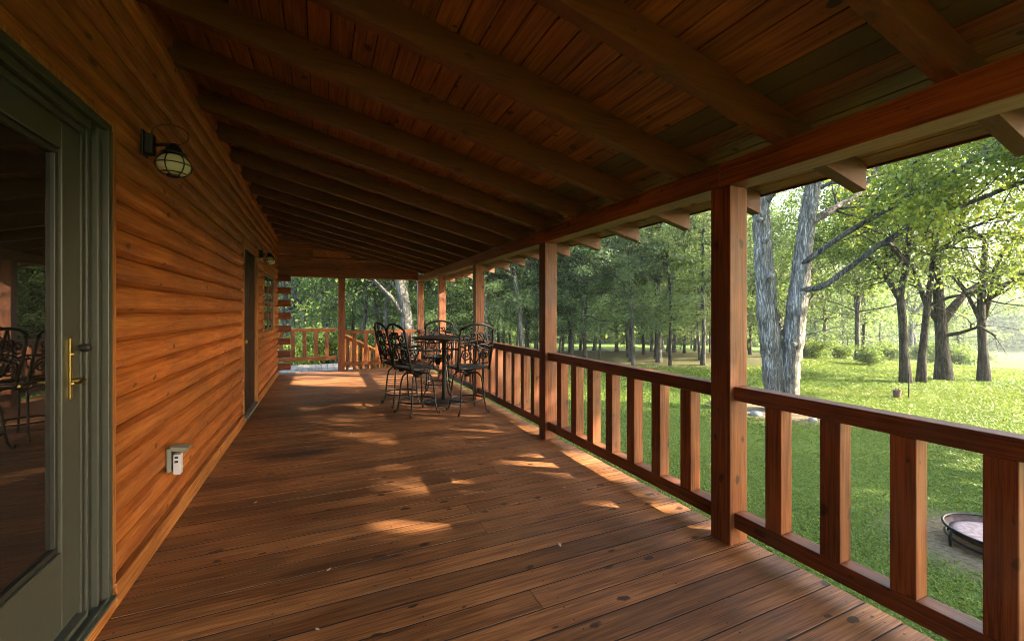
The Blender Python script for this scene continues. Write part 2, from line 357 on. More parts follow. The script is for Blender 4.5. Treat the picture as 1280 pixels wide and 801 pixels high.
M['limb_bark'] = bark_mat('limb_bark', (.06,.055,.048), (.24,.23,.20), 20)
OAK = (8.47, 5.66)
PIT = (5.18, 1.54)
def ground_mat():
    m, nt, N, L, P = newmat('lawn_ground')
    tc = N.new('ShaderNodeTexCoord')
    n = N.new('ShaderNodeTexNoise'); n.inputs['Scale'].default_value = .35; n.inputs['Detail'].default_value = 6; L.new(tc.outputs['Object'], n.inputs['Vector'])
    n2 = N.new('ShaderNodeTexNoise'); n2.inputs['Scale'].default_value = 22; n2.inputs['Detail'].default_value = 6; n2.inputs['Roughness'].default_value = .7; L.new(tc.outputs['Object'], n2.inputs['Vector'])
    f = math_n(N, L, 'ADD', math_n(N, L, 'MULTIPLY', n.outputs[0], .5), math_n(N, L, 'MULTIPLY', n2.outputs[0], .5))
    r = ramp(N, [(.32, (.045,.07,.013)), (.5, (.075,.12,.02)), (.68, (.13,.17,.036))]); L.new(f, r.inputs[0]); col = r.outputs[0]
    dirt = ramp(N, [(.35, (.09,.06,.038)), (.65, (.21,.16,.105))]); L.new(n2.outputs[0], dirt.inputs[0])
    for (cx, cy_, rad) in ((*OAK, 1.5), (PIT[0], PIT[1], .85)):
        d = N.new('ShaderNodeVectorMath'); d.operation = 'DISTANCE'; d.inputs[1].default_value = (cx, cy_, -.6); L.new(tc.outputs['Object'], d.inputs[0])
        q = N.new('ShaderNodeMapRange'); q.interpolation_type = 'SMOOTHSTEP'
        L.new(math_n(N, L, 'ADD', d.outputs['Value'], math_n(N, L, 'MULTIPLY', n2.outputs[0], .9)), q.inputs[0])
        q.inputs[1].default_value = rad*.6+.4; q.inputs[2].default_value = rad+.6; q.inputs[3].default_value = .9; q.inputs[4].default_value = 0
        col = mixc(N, L, q.outputs[0], col, dirt.outputs[0])
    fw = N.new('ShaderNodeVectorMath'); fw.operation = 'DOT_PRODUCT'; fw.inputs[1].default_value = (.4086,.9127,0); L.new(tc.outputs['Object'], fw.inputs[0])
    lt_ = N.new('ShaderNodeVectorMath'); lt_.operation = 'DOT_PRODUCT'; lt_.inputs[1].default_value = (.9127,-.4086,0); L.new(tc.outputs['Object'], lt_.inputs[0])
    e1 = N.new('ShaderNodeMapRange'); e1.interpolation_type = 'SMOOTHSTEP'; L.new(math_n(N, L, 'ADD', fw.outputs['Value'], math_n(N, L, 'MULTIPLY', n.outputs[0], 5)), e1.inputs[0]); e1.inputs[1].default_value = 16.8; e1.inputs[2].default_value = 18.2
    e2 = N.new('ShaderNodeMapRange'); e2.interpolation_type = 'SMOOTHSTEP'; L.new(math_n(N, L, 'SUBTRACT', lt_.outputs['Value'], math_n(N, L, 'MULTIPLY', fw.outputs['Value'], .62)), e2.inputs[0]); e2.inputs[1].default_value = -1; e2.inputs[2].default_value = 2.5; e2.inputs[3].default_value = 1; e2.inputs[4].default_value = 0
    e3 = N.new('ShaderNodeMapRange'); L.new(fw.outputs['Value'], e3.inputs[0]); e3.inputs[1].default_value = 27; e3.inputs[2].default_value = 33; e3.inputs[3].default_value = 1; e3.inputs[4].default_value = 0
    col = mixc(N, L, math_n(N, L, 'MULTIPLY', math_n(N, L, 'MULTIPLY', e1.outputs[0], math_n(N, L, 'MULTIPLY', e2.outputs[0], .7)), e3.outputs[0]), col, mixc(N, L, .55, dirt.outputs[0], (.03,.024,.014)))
    L.new(col, P.inputs['Base Color']); P.inputs['Roughness'].default_value = .95; P.inputs['Specular IOR Level'].default_value = .1
    b = N.new('ShaderNodeBump'); b.inputs['Strength'].default_value = .8; b.inputs['Distance'].default_value = .04; L.new(n2.outputs[0], b.inputs['Height']); L.new(b.outputs[0], P.inputs['Normal'])
    return m
M['ground'] = ground_mat()

# ------------------------------------------------------------------ ground
GZ = -.6
def gz(x, y):
    r = math.hypot(x, y)
    z = GZ
    if r > 19: z -= .055 * (r - 19) * min(1, (r - 19) / 8)
    if r > 90: z = gz_far
    z += .03 * math.sin(x*.7+1) * math.sin(y*.6) + .05 * math.sin(x*.21) * math.cos(y*.17+.5)
    return z
gz_far = GZ - .055 * 71
def make_ground():
    xs = np.concatenate([-np.geomspace(900, 12, 24), np.arange(-11, 30, .6), np.geomspace(31, 900, 40)])
    ys = np.concatenate([-np.geomspace(900, 12, 24), np.arange(-11, 30, .6), np.geomspace(31, 900, 40)])
    nx, ny = len(xs), len(ys)
    v = [(x, y, gz(x, y)) for y in ys for x in xs]
    f = [(j*nx+i, j*nx+i+1, (j+1)*nx+i+1, (j+1)*nx+i) for j in range(ny-1) for i in range(nx-1)]
    me = bpy.data.meshes.new('lawn'); me.from_pydata(v, [], f); me.polygons.foreach_set('use_smooth', [True]*len(f))
    return tag(link('lawn', me, M['ground']), kind='structure')
make_ground()

# ------------------------------------------------------------------ porch deck
DX0, DX1 = -.896, 2.388
DY0, DY1 = -3.3, 10.93
d = MB(); gap_ = MB(); k = random.Random(3)
y = DY0
while y < DY1 - .02:
    y1 = min(y + .1415, DY1)
    e = k.uniform(-.006, .006); dz = k.uniform(-.0012, .0012)
    # two lengths on some boards
    if k.random() < .35:
        xm = k.choice((.35, .95, 1.4)); d.box((DX0, y, -.038+dz), (xm-.0015, y1, dz)); d.box((xm+.0015, y, -.038), (DX1+e, y1, .0005+dz*.5))
    else: d.box((DX0, y, -.038+dz), (DX1+e, y1, dz))
    gap_.box((DX0, y1-.001, -.03), (DX1-.004, y+.150, -.001)); y += .149
tag(gap_.build('deck_gap_shade', plain('gap_shade', (.010,.007,.005), .95)), kind='structure')  # near-black strips painted in for the shade between the boards
tag(d.build('porch_deck', M['deck'], bevel=.0012), kind='structure')
s = MB(); s.box((DX0, DY0, -.10), (DX1-.05, DY1, -.07)); s.box((DX1-.05, DY0, -.25), (DX1-.012, DY1, -.0395))  # sheet under the boards, coloured near black for the shade in the gaps
for yy in np.arange(DY0+.3, DY1, 1.2): s.box((DX0, yy, -.22), (DX1-.052, yy+.04, -.101))
s.box((DX1-.16, DY0, GZ-.1), (DX1-.055, DY0+.1, -.223))
for yy in np.arange(1.8, 11, 2.3): s.box((DX1-.16, yy, GZ-.1), (DX1-.055, yy+.1, -.223))
tag(s.build('porch_deck_framing', plain('deck_framing', (.012,.008,.006), .9)), kind='structure')
nl = MB(); yn = DY0; k = random.Random(21)
while yn < 8:
    if yn > .3:
        for xn in (-.82, -.2, .42, 1.04, 1.66, 2.31):
            for o_ in (.028, .112):
                a, b = xn + k.uniform(-.012,.012), yn + o_ + k.uniform(-.006,.006)
                nl.add([(a+.005*math.cos(q*math.pi/3), b+.005*math.sin(q*math.pi/3), .0022) for q in range(6)], [tuple(range(6))])
    yn += .149
tag(nl.build('deck_nail_heads', M['iron']), kind='structure')
g = MB(); x = -4.2
while x < .42:
    g.box((x, 10.935, -.05), (min(x+.138, .45), 12.55, -.012)); x += .144
tag(g.build('side_landing_deck', M['deck_grey'], bevel=.003), kind='structure')

# ------------------------------------------------------------------ log house
house = thing('log_house', 'orange cedar log house wall with glass patio door at the left side of the porch', 'house', (-.9, 3, 0))
HP = Vector((-.9, 3, 0))
def hpart(mb, name, mat, par=None, **kw):
    o = mb.build(name, mat, par if par is not None else house, **kw)
    if par is None: o.location = -HP
    return o
WX = -.898
PITCH = .1415
OPEN = [(.30, 2.585, 0, 2.28), (6.16, 7.40, 0, 2.33), (8.10, 9.86, .97, 2.16)]
w = MB(); k = random.Random(11)
prof = [(-.054, .0), (-.040, .002), (-.008, .026), (.001, .050), (.002, .094), (-.010, .121), (-.040, .139), (-.054, .1413)]
z = .118; ci = 0
while z < 3.22:
    zm = z + PITCH/2
    segs = [(-4.0, 10.79)]
    for (a, b, z0, z1) in OPEN:
        if z0 < zm < z1:
            ns = []
            for (p, q) in segs:
                if a > p and b < q: ns += [(p, a), (b, q)]
                else: ns.append((p, q))
            segs = ns
    for (p, q) in segs:
        n = max(2, int((q-p)/.16)); ys = np.linspace(p, q, n+1)
        cuts = sorted([p] + [k.uniform(p, q) for _ in range(int((q-p)/3.5))] + [q])
        rows = []
        dz1 = 0; 
        ph = k.uniform(0, 9)
        for yy in ys:
            j = .002*math.sin(yy*2.1+ph) + k.uniform(-.001, .001)
            row = []
            for (px, pz) in prof:
                row.append((WX + px + (j + k.uniform(-.0018, .0018) if px > -.05 else 0), yy, z + pz + (k.uniform(-.0025, .0025) if .01 < pz < .13 else 0)))
            rows.append(row)
        m = len(prof); rr = k.random()
        V = [pp for row in rows for pp in row]
        F = [(i*m+c, (i+1)*m+c, (i+1)*m+c+1, i*m+c+1) for i in range(n) for c in range(m-1)]
        F.append(tuple(range(m))); F.append(tuple(n*m+c for c in range(m-1, -1, -1)))
        w.add(V, F, rr)
    z += PITCH; ci += 1
# solid core behind the logs, pierced by the openings
cx0, cx1 = -1.12, WX-.053
yy = -4.0
for (a, b, z0, z1) in OPEN:
    w.box((cx0, yy, -.3), (cx1, a, 3.25), .5); 
    if z0 > 0: w.box((cx0, a, -.3), (cx1, b, z0), .5)
    w.box((cx0, a, z1), (cx1, b, 3.25), .5); yy = b
w.box((cx0, yy, -.3), (cx1, 10.79, 3.25), .5)
w.box((-6.5, 10.64, -.3), (cx0-.002, 10.79, 3.25), .4)     # end wall
w.box((-6.5, -4.0, -.3), (-6.35, 10.63, 3.25), .4)
w.box((-6.34, -4.0, -.3), (cx0-.002, -3.85, 3.25), .4)
hpart(w, 'wall', M['log'])
for kz in range(8):
    z0 = .10 + .283*kz
    le = MB().prism([(10.645, z0+.012), (10.66, z0), (10.785, z0), (10.80, z0+.012), (10.80, z0+.135), (10.785, z0+.147), (10.66, z0+.147), (10.645, z0+.135)], WX-.06, -.655, axis='x')
    hpart(le, 'log_end', M['log_end'], bevel=.005)
bb = MB()
for (a, b) in ((-4, .30), (2.585, 6.16), (7.40, 10.82)): bb.box((WX-.045, a, .002), (WX+.012, b, .118))
bb.box((WX-.045, .3005, .002), (WX+.012, 2.5845, .066)); bb.box((WX-.045, 6.1605, .002), (WX+.012, 7.3995, .03))
hpart(bb, 'baseboard', M['log_trim'], bevel=.004)

# patio door: two glazed leaves in a stepped frame
pd = MB()
for (ya, yb, xa, xb) in ((2.52, 2.56, -1.0, WX+.006), (2.485, 2.52, -1.0, WX-.018), (2.45, 2.485, -1.0, WX-.042), (2.425, 2.45, -1.0, WX-.052)):
    pd.box((xa, ya+.0005, .07), (xb, yb, 2.235), .3)
    y2 = 2.88 - yb; pd.box((xa, y2, .07), (xb, 2.88-ya-.0005, 2.235), .3)
for (za, zb, xb) in ((2.19, 2.225, WX-.018), (2.165, 2.19, WX-.042)):
    pd.box((-1.0, .456, za), (xb-.001, 2.424, zb-.0005), .3)
pd.box((-1.0, .32, 2.2255), (WX+.004, 2.56, 2.262), .3)
door = hpart(pd, 'patio_door', M['door_paint'], bevel=.003)
for (ya, yb, xf) in ((2.490, 2.515, WX-.018), (2.455, 2.481, WX-.042), (2.4285, 2.447, WX-.052)):
    for (p_, q_) in ((ya, yb), (2.88-yb, 2.88-ya)):
        hpart(MB().box((xf-.01, p_, .085), (xf+.0015, q_, 2.16)), 'weather_seal', M['door_track'], door)
sl = MB().box((-1.0, .32, .068), (WX+.022, 2.56, .082)); sl.box((-1.0, .456, .0825), (WX-.03, 2.424, .105)); sl.box((WX-.005, .33, .0825), (WX+.006, 2.55, .093))
hpart(sl, 'threshold', M['sill'], door, bevel=.002)
for (ya, yb) in ((1.447, 2.418), (.462, 1.437)):
    X0, X1 = -.995, -.952
    lf = MB()
    lf.box((X0, yb-.135, .125), (X1, yb, 2.16), .2); lf.box((X0, ya, .125), (X1, ya+.135, 2.16), .2)
    lf.box((X0, ya+.1355, .125), (X1-.0005, yb-.1355, .44), .2); lf.box((X0, ya+.1355, 2.05), (X1-.0005, yb-.1355, 2.16), .2)
    leaf = hpart(lf, 'door_leaf', M['door_paint'], door, bevel=.004)
    bd = MB(); y0, y1, z0, z1 = ya+.136, yb-.136, .4405, 2.0495
    for a, b in (((y0, z0), (y1, z0+.022)), ((y0, z1-.022), (y1, z1)), ((y0, z0+.0225), (y0+.022, z1-.0225)), ((y1-.022, z0+.0225), (y1, z1-.0225))):
        bd.box((X0, a[0], a[1]), (X1-.012, b[0], b[1]), .2)
    hpart(bd, 'glazing_bead', M['door_track'], door, bevel=.003)
    hpart(MB().box((-.985, y0+.0225, z0+.0225), (-.978, y1-.0225, z1-.0225)), 'glass_pane', M['pane'], door)
hd = MB(); hd.box((-.9515, 2.326, 1.04), (-.945, 2.348, 1.29))
hd.tube([(-.944, 2.337, 1.115), (-.905, 2.337, 1.115)], .010, 10)
hd.tube([(-.907, 2.342, 1.115), (-.9, 2.31, 1.117), (-.898, 2.27, 1.112), (-.902, 2.235, 1.116)], [.008,.0085,.007,.006], 8)
hd.lathe([(.0, 0), (.011, .001), (.011, .008), (0, .009)], (-.9465, 2.337, 1.22), 12)
hpart(hd, 'door_handle', M['brass'], door, smooth=False, bevel=.0015)
db = MB().tube([(-.945, 2.41, 1.245), (-.92, 2.41, 1.245), (-.912, 2.41, 1.245)], [.016,.016,.009], 12)
hpart(db, 'lock_knob', M['black_plastic'], door)
cs = MB().box((WX-.05, 2.5605, .1185), (WX+.004, 2.5995, 2.285)); cs.box((WX-.05, .26, .1185), (WX+.004, .3195, 2.285))
cs.box((WX-.05, .3196, 2.2625), (WX+.004, 2.5604, 2.2845))
hpart(cs, 'door_casing', M['log_trim_z'], bevel=.003)

# side door
sdm = MB().box((WX-.05, 6.163, .12), (WX+.006, 6.2055, 2.33)); sdm.box((WX-.05, 7.355, .12), (WX+.014, 7.398, 2.33)); sdm.box((WX-.05, 6.206, 2.225), (WX+.005, 7.3545, 2.33))
sdf = hpart(sdm, 'side_door', M['log_trim_z'], bevel=.004)
pl = MB().box((-.975, 6.2062, .06), (-.93, 7.3542, 2.2245))
for (a, b, c_, e) in ((6.36, 6.74, .3, 1.0), (6.82, 7.2, .3, 1.0), (6.36, 6.74, 1.15, 2.05), (6.82, 7.2, 1.15, 2.05)): pl.box((-.93, a, c_), (-.922, b, e))
hpart(pl, 'door_panel', M['dark_door'], sdf, bevel=.006)
kn = MB().lathe([(0,0),(.012,.001),(.012,.02),(.027,.03),(.03,.045),(.02,.058),(0,.062)], (0,0,0), 14)
ko = hpart(kn, 'door_knob', M['brass'], sdf, smooth=True); ko.location = (-.93, 6.28, 1.02); ko.rotation_euler = (0, R(90), 0)
hpart(MB().box((-1.05, 6.2064, .031), (WX+.03, 7.3538, .058)), 'door_sill', M['grey_plastic'], sdf, bevel=.003)

# window
wf = MB()
for a, b in (((8.105, .975), (9.855, 1.055)), ((8.105, 2.075), (9.855, 2.155)), ((8.105, 1.0555), (8.185, 2.0745)), ((9.775, 1.0555), (9.855, 2.0745))):
    wf.box((WX-.05, a[0], a[1]), (WX+.006, b[0], b[1]))
wn_ = hpart(wf, 'window', M['log_trim_z'], bevel=.004)
sw = MB()
for a, b in (((8.1855, 1.0558), (9.7745, 1.095)), ((8.1855, 2.035), (9.7745, 2.0742)), ((8.1855, 1.0955), (8.225, 2.0345)), ((9.735, 1.0955), (9.7745, 2.0345)), ((8.2255, 1.555), (9.7345, 1.595)), ((8.96, 1.0955), (9.0, 1.5545)), ((8.96, 1.5955), (9.0, 2.0345))):
    sw.box((-.945, a[0], a[1]), (-.908, b[0], b[1]))
hpart(sw, 'sash', M['door_paint'], wn_, bevel=.003)
hpart(MB().box((-.93, 8.226, 1.096), (-.922, 9.734, 2.034)), 'glass_pane', M['pane'], wn_)

# ------------------------------------------------------------------ porch roof
SL = .236
def rb(x): return 2.30 - SL * (x - 2.216)          # underside of a rafter
RD = .158
roof = thing('porch_roof', 'sloping timber porch roof of dark rafters and plank ceiling above the deck', 'roof', (2.28, 3, 2.15))
RP = Vector((2.28, 3, 2.15))
def rpart(mb, name, mat, **kw):
    o = mb.build(name, mat, roof, **kw); o.location = -RP; return o
RY0, RY1 = -3.6, 11.15
yy = .775 - .665*6
i = 0
k = random.Random(5)
while yy < 10.6:
    if yy > -3.5:
        xe = 2.965 + k.uniform(-.008, .008)
        poly = [(-.945, rb(-.945)), (xe, rb(xe)), (xe, rb(xe)+RD), (-.945, rb(-.945)+RD)]
        rpart(MB().prism(poly, yy, yy+.070, k.random()), 'rafter', M['rafter'], bevel=.002)
    yy += .665
cb = MB(); k = random.Random(9); x = 3.0; bi = 0
while x > -.93:
    x0 = x - .112; z1 = rb(x) + RD + .0005; z0 = rb(x0) + RD + .0005
    alt = 2.0 + k.random()*.5 if bi in (7, 8) else None
    cuts = [RY0] + sorted(k.uniform(RY0+1, RY1-1) for _ in range(3)) + [RY1]
    for a, b in zip(cuts, cuts[1:]):
        r_ = alt if alt else k.random()
        cb.prism([(x, z1), (x, z1+.018), (x0, z0+.018), (x0, z0)], a, b-.002, r_)
    x = x0 - .0065; bi += 1
rpart(cb, 'ceiling_boards', M['ceiling'], bevel=.0025)
xa, xb = -7.0, 3.03
rpart(MB().prism([(xb, rb(xb)+RD+.021), (xb, rb(xb)+RD+.05), (xa, rb(xa)+RD+.05), (xa, rb(xa)+RD+.021)], RY0, RY1), 'roof_sheet', M['shingle'])
rpart(MB().prism([(3.0015, rb(3.0)+RD-.012), (3.016, rb(3.0)+RD-.012), (3.016, rb(3.0)+RD+.018), (3.0015, rb(3.0)+RD+.018)], RY0, RY1), 'drip_edge', M['rafter'])
# edge beam and its blocking
for a, b in ((-3.4, 1.838), (1.842, 6.438), (6.442, 11.03)):
    rpart(MB().box((2.212, a, 2.157), (2.375, b, 2.302)), 'edge_beam', M['beam'], bevel=.006)
# end header and gable boards
rpart(MB().box((-1.0, 10.802, 2.20), (2.21, 10.93, 2.42)), 'end_header', M['beamx'], bevel=.006)
gb = MB(); z = 2.4215; k = random.Random(2)
while z < 3.2:
    z1 = z + .138
    xr = 2.216 + (2.30 + RD - z1)/SL
    xr2 = 2.216 + (2.30 + RD - z)/SL
    xr = min(xr, 2.2); xr2 = min(xr2, 2.2)
    if xr > -.85: gb.prism([(-1.0, z), (xr2, z), (xr, z1), (-1.0, z1)], 10.84, 10.86, k.random())
    z += .141
rpart(gb, 'gable_boards', M['beamx'], bevel=.003)
rpart(MB().box((-.25, 10.795, 2.60), (1.35, 10.8395, 2.64)).box((-.2, 10.815, 2.68), (.62, 10.8392, 2.83)), 'gable_cleat', M['log_trim'], bevel=.003)

# ------------------------------------------------------------------ posts and railings
PY = [1.77, 4.07, 6.37, 8.67, 10.90]
plab = ['nearest thick cedar porch post standing between the lawn railings', 'second cedar porch post from the camera along the lawn side',
        'cedar porch post behind the right hand bar stool', 'sunlit cedar porch post second from the far corner', 'cedar corner post at the far end under the edge beam']
post = MB().box((0, 0, .001), (.148, .14, 2.156)).build('porch_post', M['post'], bevel=.006)
post.location = (2.218, PY[0], 0); tag(post, plab[0], 'post', 'square cedar posts carrying the porch roof')
for yv, lb in zip(PY[1:], plab[1:]):
    o = post.copy(); COL.objects.link(o); o.location = (2.218, yv if yv < 10.8 else 10.795, 0); o['label'] = lb
o = post.copy(); COL.objects.link(o); o.location = (2.218, -.53, 0); o['label'] = 'cedar porch post beside the camera outside the picture'
o = post.copy(); COL.objects.link(o); o.location = (.335, 10.79, 0); o.scale = (1, 1, 1.018); o['label'] = 'lone cedar post at the far end between the landing and the stair railing'

RX0, RX1 = 2.252, 2.342
def railing(y0, y1, bal, label):
    t = thing('porch_railing', label, 'railing', (RX0, y0, 0), 0, 'porch railing sections')
    L_ = y1 - y0
    MB().box((0, .001, .868), (.092, L_-.001, .952)).build('top_rail', M['rail'], t, bevel=.005)
    MB().box((0, .001, .105), (.092, L_-.001, .197)).build('bottom_rail', M['rail'], t, bevel=.005)
    for b in bal:
        MB().box((.001, b-y0, .1975), (.0905, b-y0+.0915, .8675)).build('baluster', M['post'], t, bevel=.004)
    return t
rl = ['near cedar railing section running out of the right edge of the photo', 'cedar railing section between the nearest and the second porch posts',
      'cedar railing section behind the right hand bar stool', 'cedar railing section behind the bar table', 'last cedar railing section reaching the far corner post']
railing(-.39, 1.77, [1.486-.284*i for i in range(7)], rl[0])
for i in range(4):
    y0 = PY[i] + .14; y1 = PY[i+1] if i < 3 else 10.795
    n = 7; sp = (y1 - y0 - n*.0915)/(n+1)
    railing(y0, y1, [y0 + sp + j*(sp+.0915) for j in range(n)], rl[i+1])
def railing_x(x0, x1, yv, n, label, zb=0):
    t = thing('porch_railing', label, 'railing', (x0, yv, zb), 0, 'porch railing sections')
    L_ = x1 - x0
    MB().box((.001, 0, .868), (L_-.001, .09, .952)).build('top_rail', M['railx'], t, bevel=.005)
    MB().box((.001, 0, .105), (L_-.001, .09, .197)).build('bottom_rail', M['railx'], t, bevel=.005)
    sp = (L_ - n*.09)/(n+1)
    for j in range(n):
        a = sp + j*(sp+.09); MB().box((a, .001, .1975), (a+.09, .0885, .8675)).build('baluster', M['post'], t, bevel=.004)
railing_x(.483, 2.218, 10.82, 6, 'far cedar railing between the lone end post and the corner post')
railing_x(-3.4, .34, 12.42, 13, 'far cedar railing along the grey side landing')

# stair descending from the landing
st = thing('landing_stair', 'short wooden stair with sloping handrail going down from the grey landing', 'stair', (.46, 11.0, 0))
def spart(mb, name, mat): return mb.build(name, mat, st, bevel=.003)
for q in range(3): spart(MB().box((q*.28, .12, -.17-.15*q), (q*.28+.3, 1.42, -.13-.15*q)), 'tread', M['deck_grey'])
for yv in (.08, 1.425):
    spart(MB().prism([(0, -.04), (.9, -.53), (.9, -.70), (.0, -.28)], yv, yv+.035), 'stringer', M['railx'])
    spart(MB().prism([(.0, .85), (1.05, .28), (1.05, .19), (0, .76)], yv, yv+.05), 'handrail', M['log_trim'])
    for q in range(6):
        xx = .06 + q*.16; zt = .76 - .543*xx
        spart(MB().box((xx, yv+.002, -.10-.5*xx), (xx+.06, yv+.04, zt+.01)), 'baluster', M['log_trim_z'])
    spart(MB().box((1.0, yv-.01, GZ-.05), (1.09, yv+.08, .36)), 'newel', M['log_trim_z'])

# ------------------------------------------------------------------ lanterns
def lantern(loc, label):
    t = thing('wall_lantern', label, 'lantern', loc, 0, 'onion lanterns on the log wall')
    b = MB(); b.box((.0, -.042, -.07), (.012, .042, .07)); b.box((.012, -.03, -.055), (.05, .03, .055)); b.build('back_plate', M['iron'], t, bevel=.006)
    a = MB(); a.tube([(.05, 0, .0), (.09, 0, .01), (.115, 0, .016), (.135, 0, .006)], .009, 8)
    hook = [(.035 + .085 + .085*math.cos(q), 0, .07 + .055*math.sin(q)) for q in np.linspace(math.pi*1.05, -math.pi*.45, 16)]
    a.tube(hook, .0024, 6); a.build('arm', M['iron'], t, smooth=True)
    c = (.135, 0, 0)
    MB().lathe([(.001,.022),(.018,.02),(.024,.008),(.034,.002),(.040,-.022),(.062,-.034),(.064,-.04),(.03,-.042)], c, 20).build('cap', M['iron'], t, smooth=True)
    MB().lathe([(.034,-.042),(.054,-.052),(.072,-.074),(.079,-.098),(.074,-.122),(.056,-.144),(.032,-.154)], c, 24).build('glass_globe', M['globe'], t, smooth=True)
    MB().lathe([(.0,-.048),(.02,-.055),(.029,-.08),(.026,-.10),(0,-.118)], c, 16).build('bulb', M['bulb'], t, smooth=True)
    g_ = MB()
    ring = lambda r_, z_: [(c[0]+r_*math.cos(2*math.pi*i/28), r_*math.sin(2*math.pi*i/28), z_) for i in range(28)]
    for r_, z_ in ((.083, -.098), (.061, -.146)): g_.tube(ring(r_, z_), .0032, 6, closed=True)
    for q in range(6):
        aa = 2*math.pi*q/6+.3
        g_.tube([(c[0]+r_*math.cos(aa), r_*math.sin(aa), z_) for r_, z_ in ((.054,-.042),(.064,-.055),(.078,-.077),(.084,-.098),(.079,-.122),(.061,-.146),(.03,-.160))], .0028, 6)
    g_.lathe([(.034,-.155),(.034,-.162),(.0,-.165)], c, 16)
    g_.build('wire_cage', M['iron'], t, smooth=True)
    return t
lantern((WX+.004, 2.93, 2.315), 'black caged lantern with amber glass on the wall beside the glass patio door')
l2 = lantern((WX+.004, 7.62, 2.30), 'farther black lantern with pale globe on the wall between side door and window')

# outlet with plug
ou = thing('outdoor_outlet', 'grey weatherproof outlet box with its cover flipped up, low on the log wall', 'outlet', (WX+.002, 3.36, .46))
MB().box((0, -.05, -.075), (.022, .05, .075)).build('box', M['grey_plastic'], ou, bevel=.004)
MB().box((.0225, -.035, -.06), (.025, .035, .06)).build('socket_plate', M['black_plastic'], ou)
cv = MB().box((0, -.046, -.004), (.092, .046, .010)); cv.box((.004, -.046, -.018), (.088, -.042, -.0045)); cv.box((.004, .042, -.018), (.088, .046, -.0045))
co = cv.build('cover', M['grey_plastic'], ou, bevel=.003); co.location = (.018, 0, .078); co.rotation_euler = (0, R(12), 0)
pg = thing('plug_adapter', 'white plug-in adapter with a round dial hanging in the outdoor outlet', 'plug', (WX+.028, 3.36, .445))
MB().box((0, -.026, -.085), (.042, .026, .045)).build('body', M['white_plastic'], pg, bevel=.006)
for zz in (.02, -.008): MB().box((.010, -.0272, zz), (.028, -.0264, zz+.014)).build('socket', M['black_plastic'], pg)
dl = MB().lathe([(.016,0),(.016,.003),(.0,.0035)], (0,0,0), 18).build('dial', plain('dial_grey', (.45,.45,.47), .4), pg); dl.location = (.0422, 0, -.045); dl.rotation_euler = (0, R(90), 0)

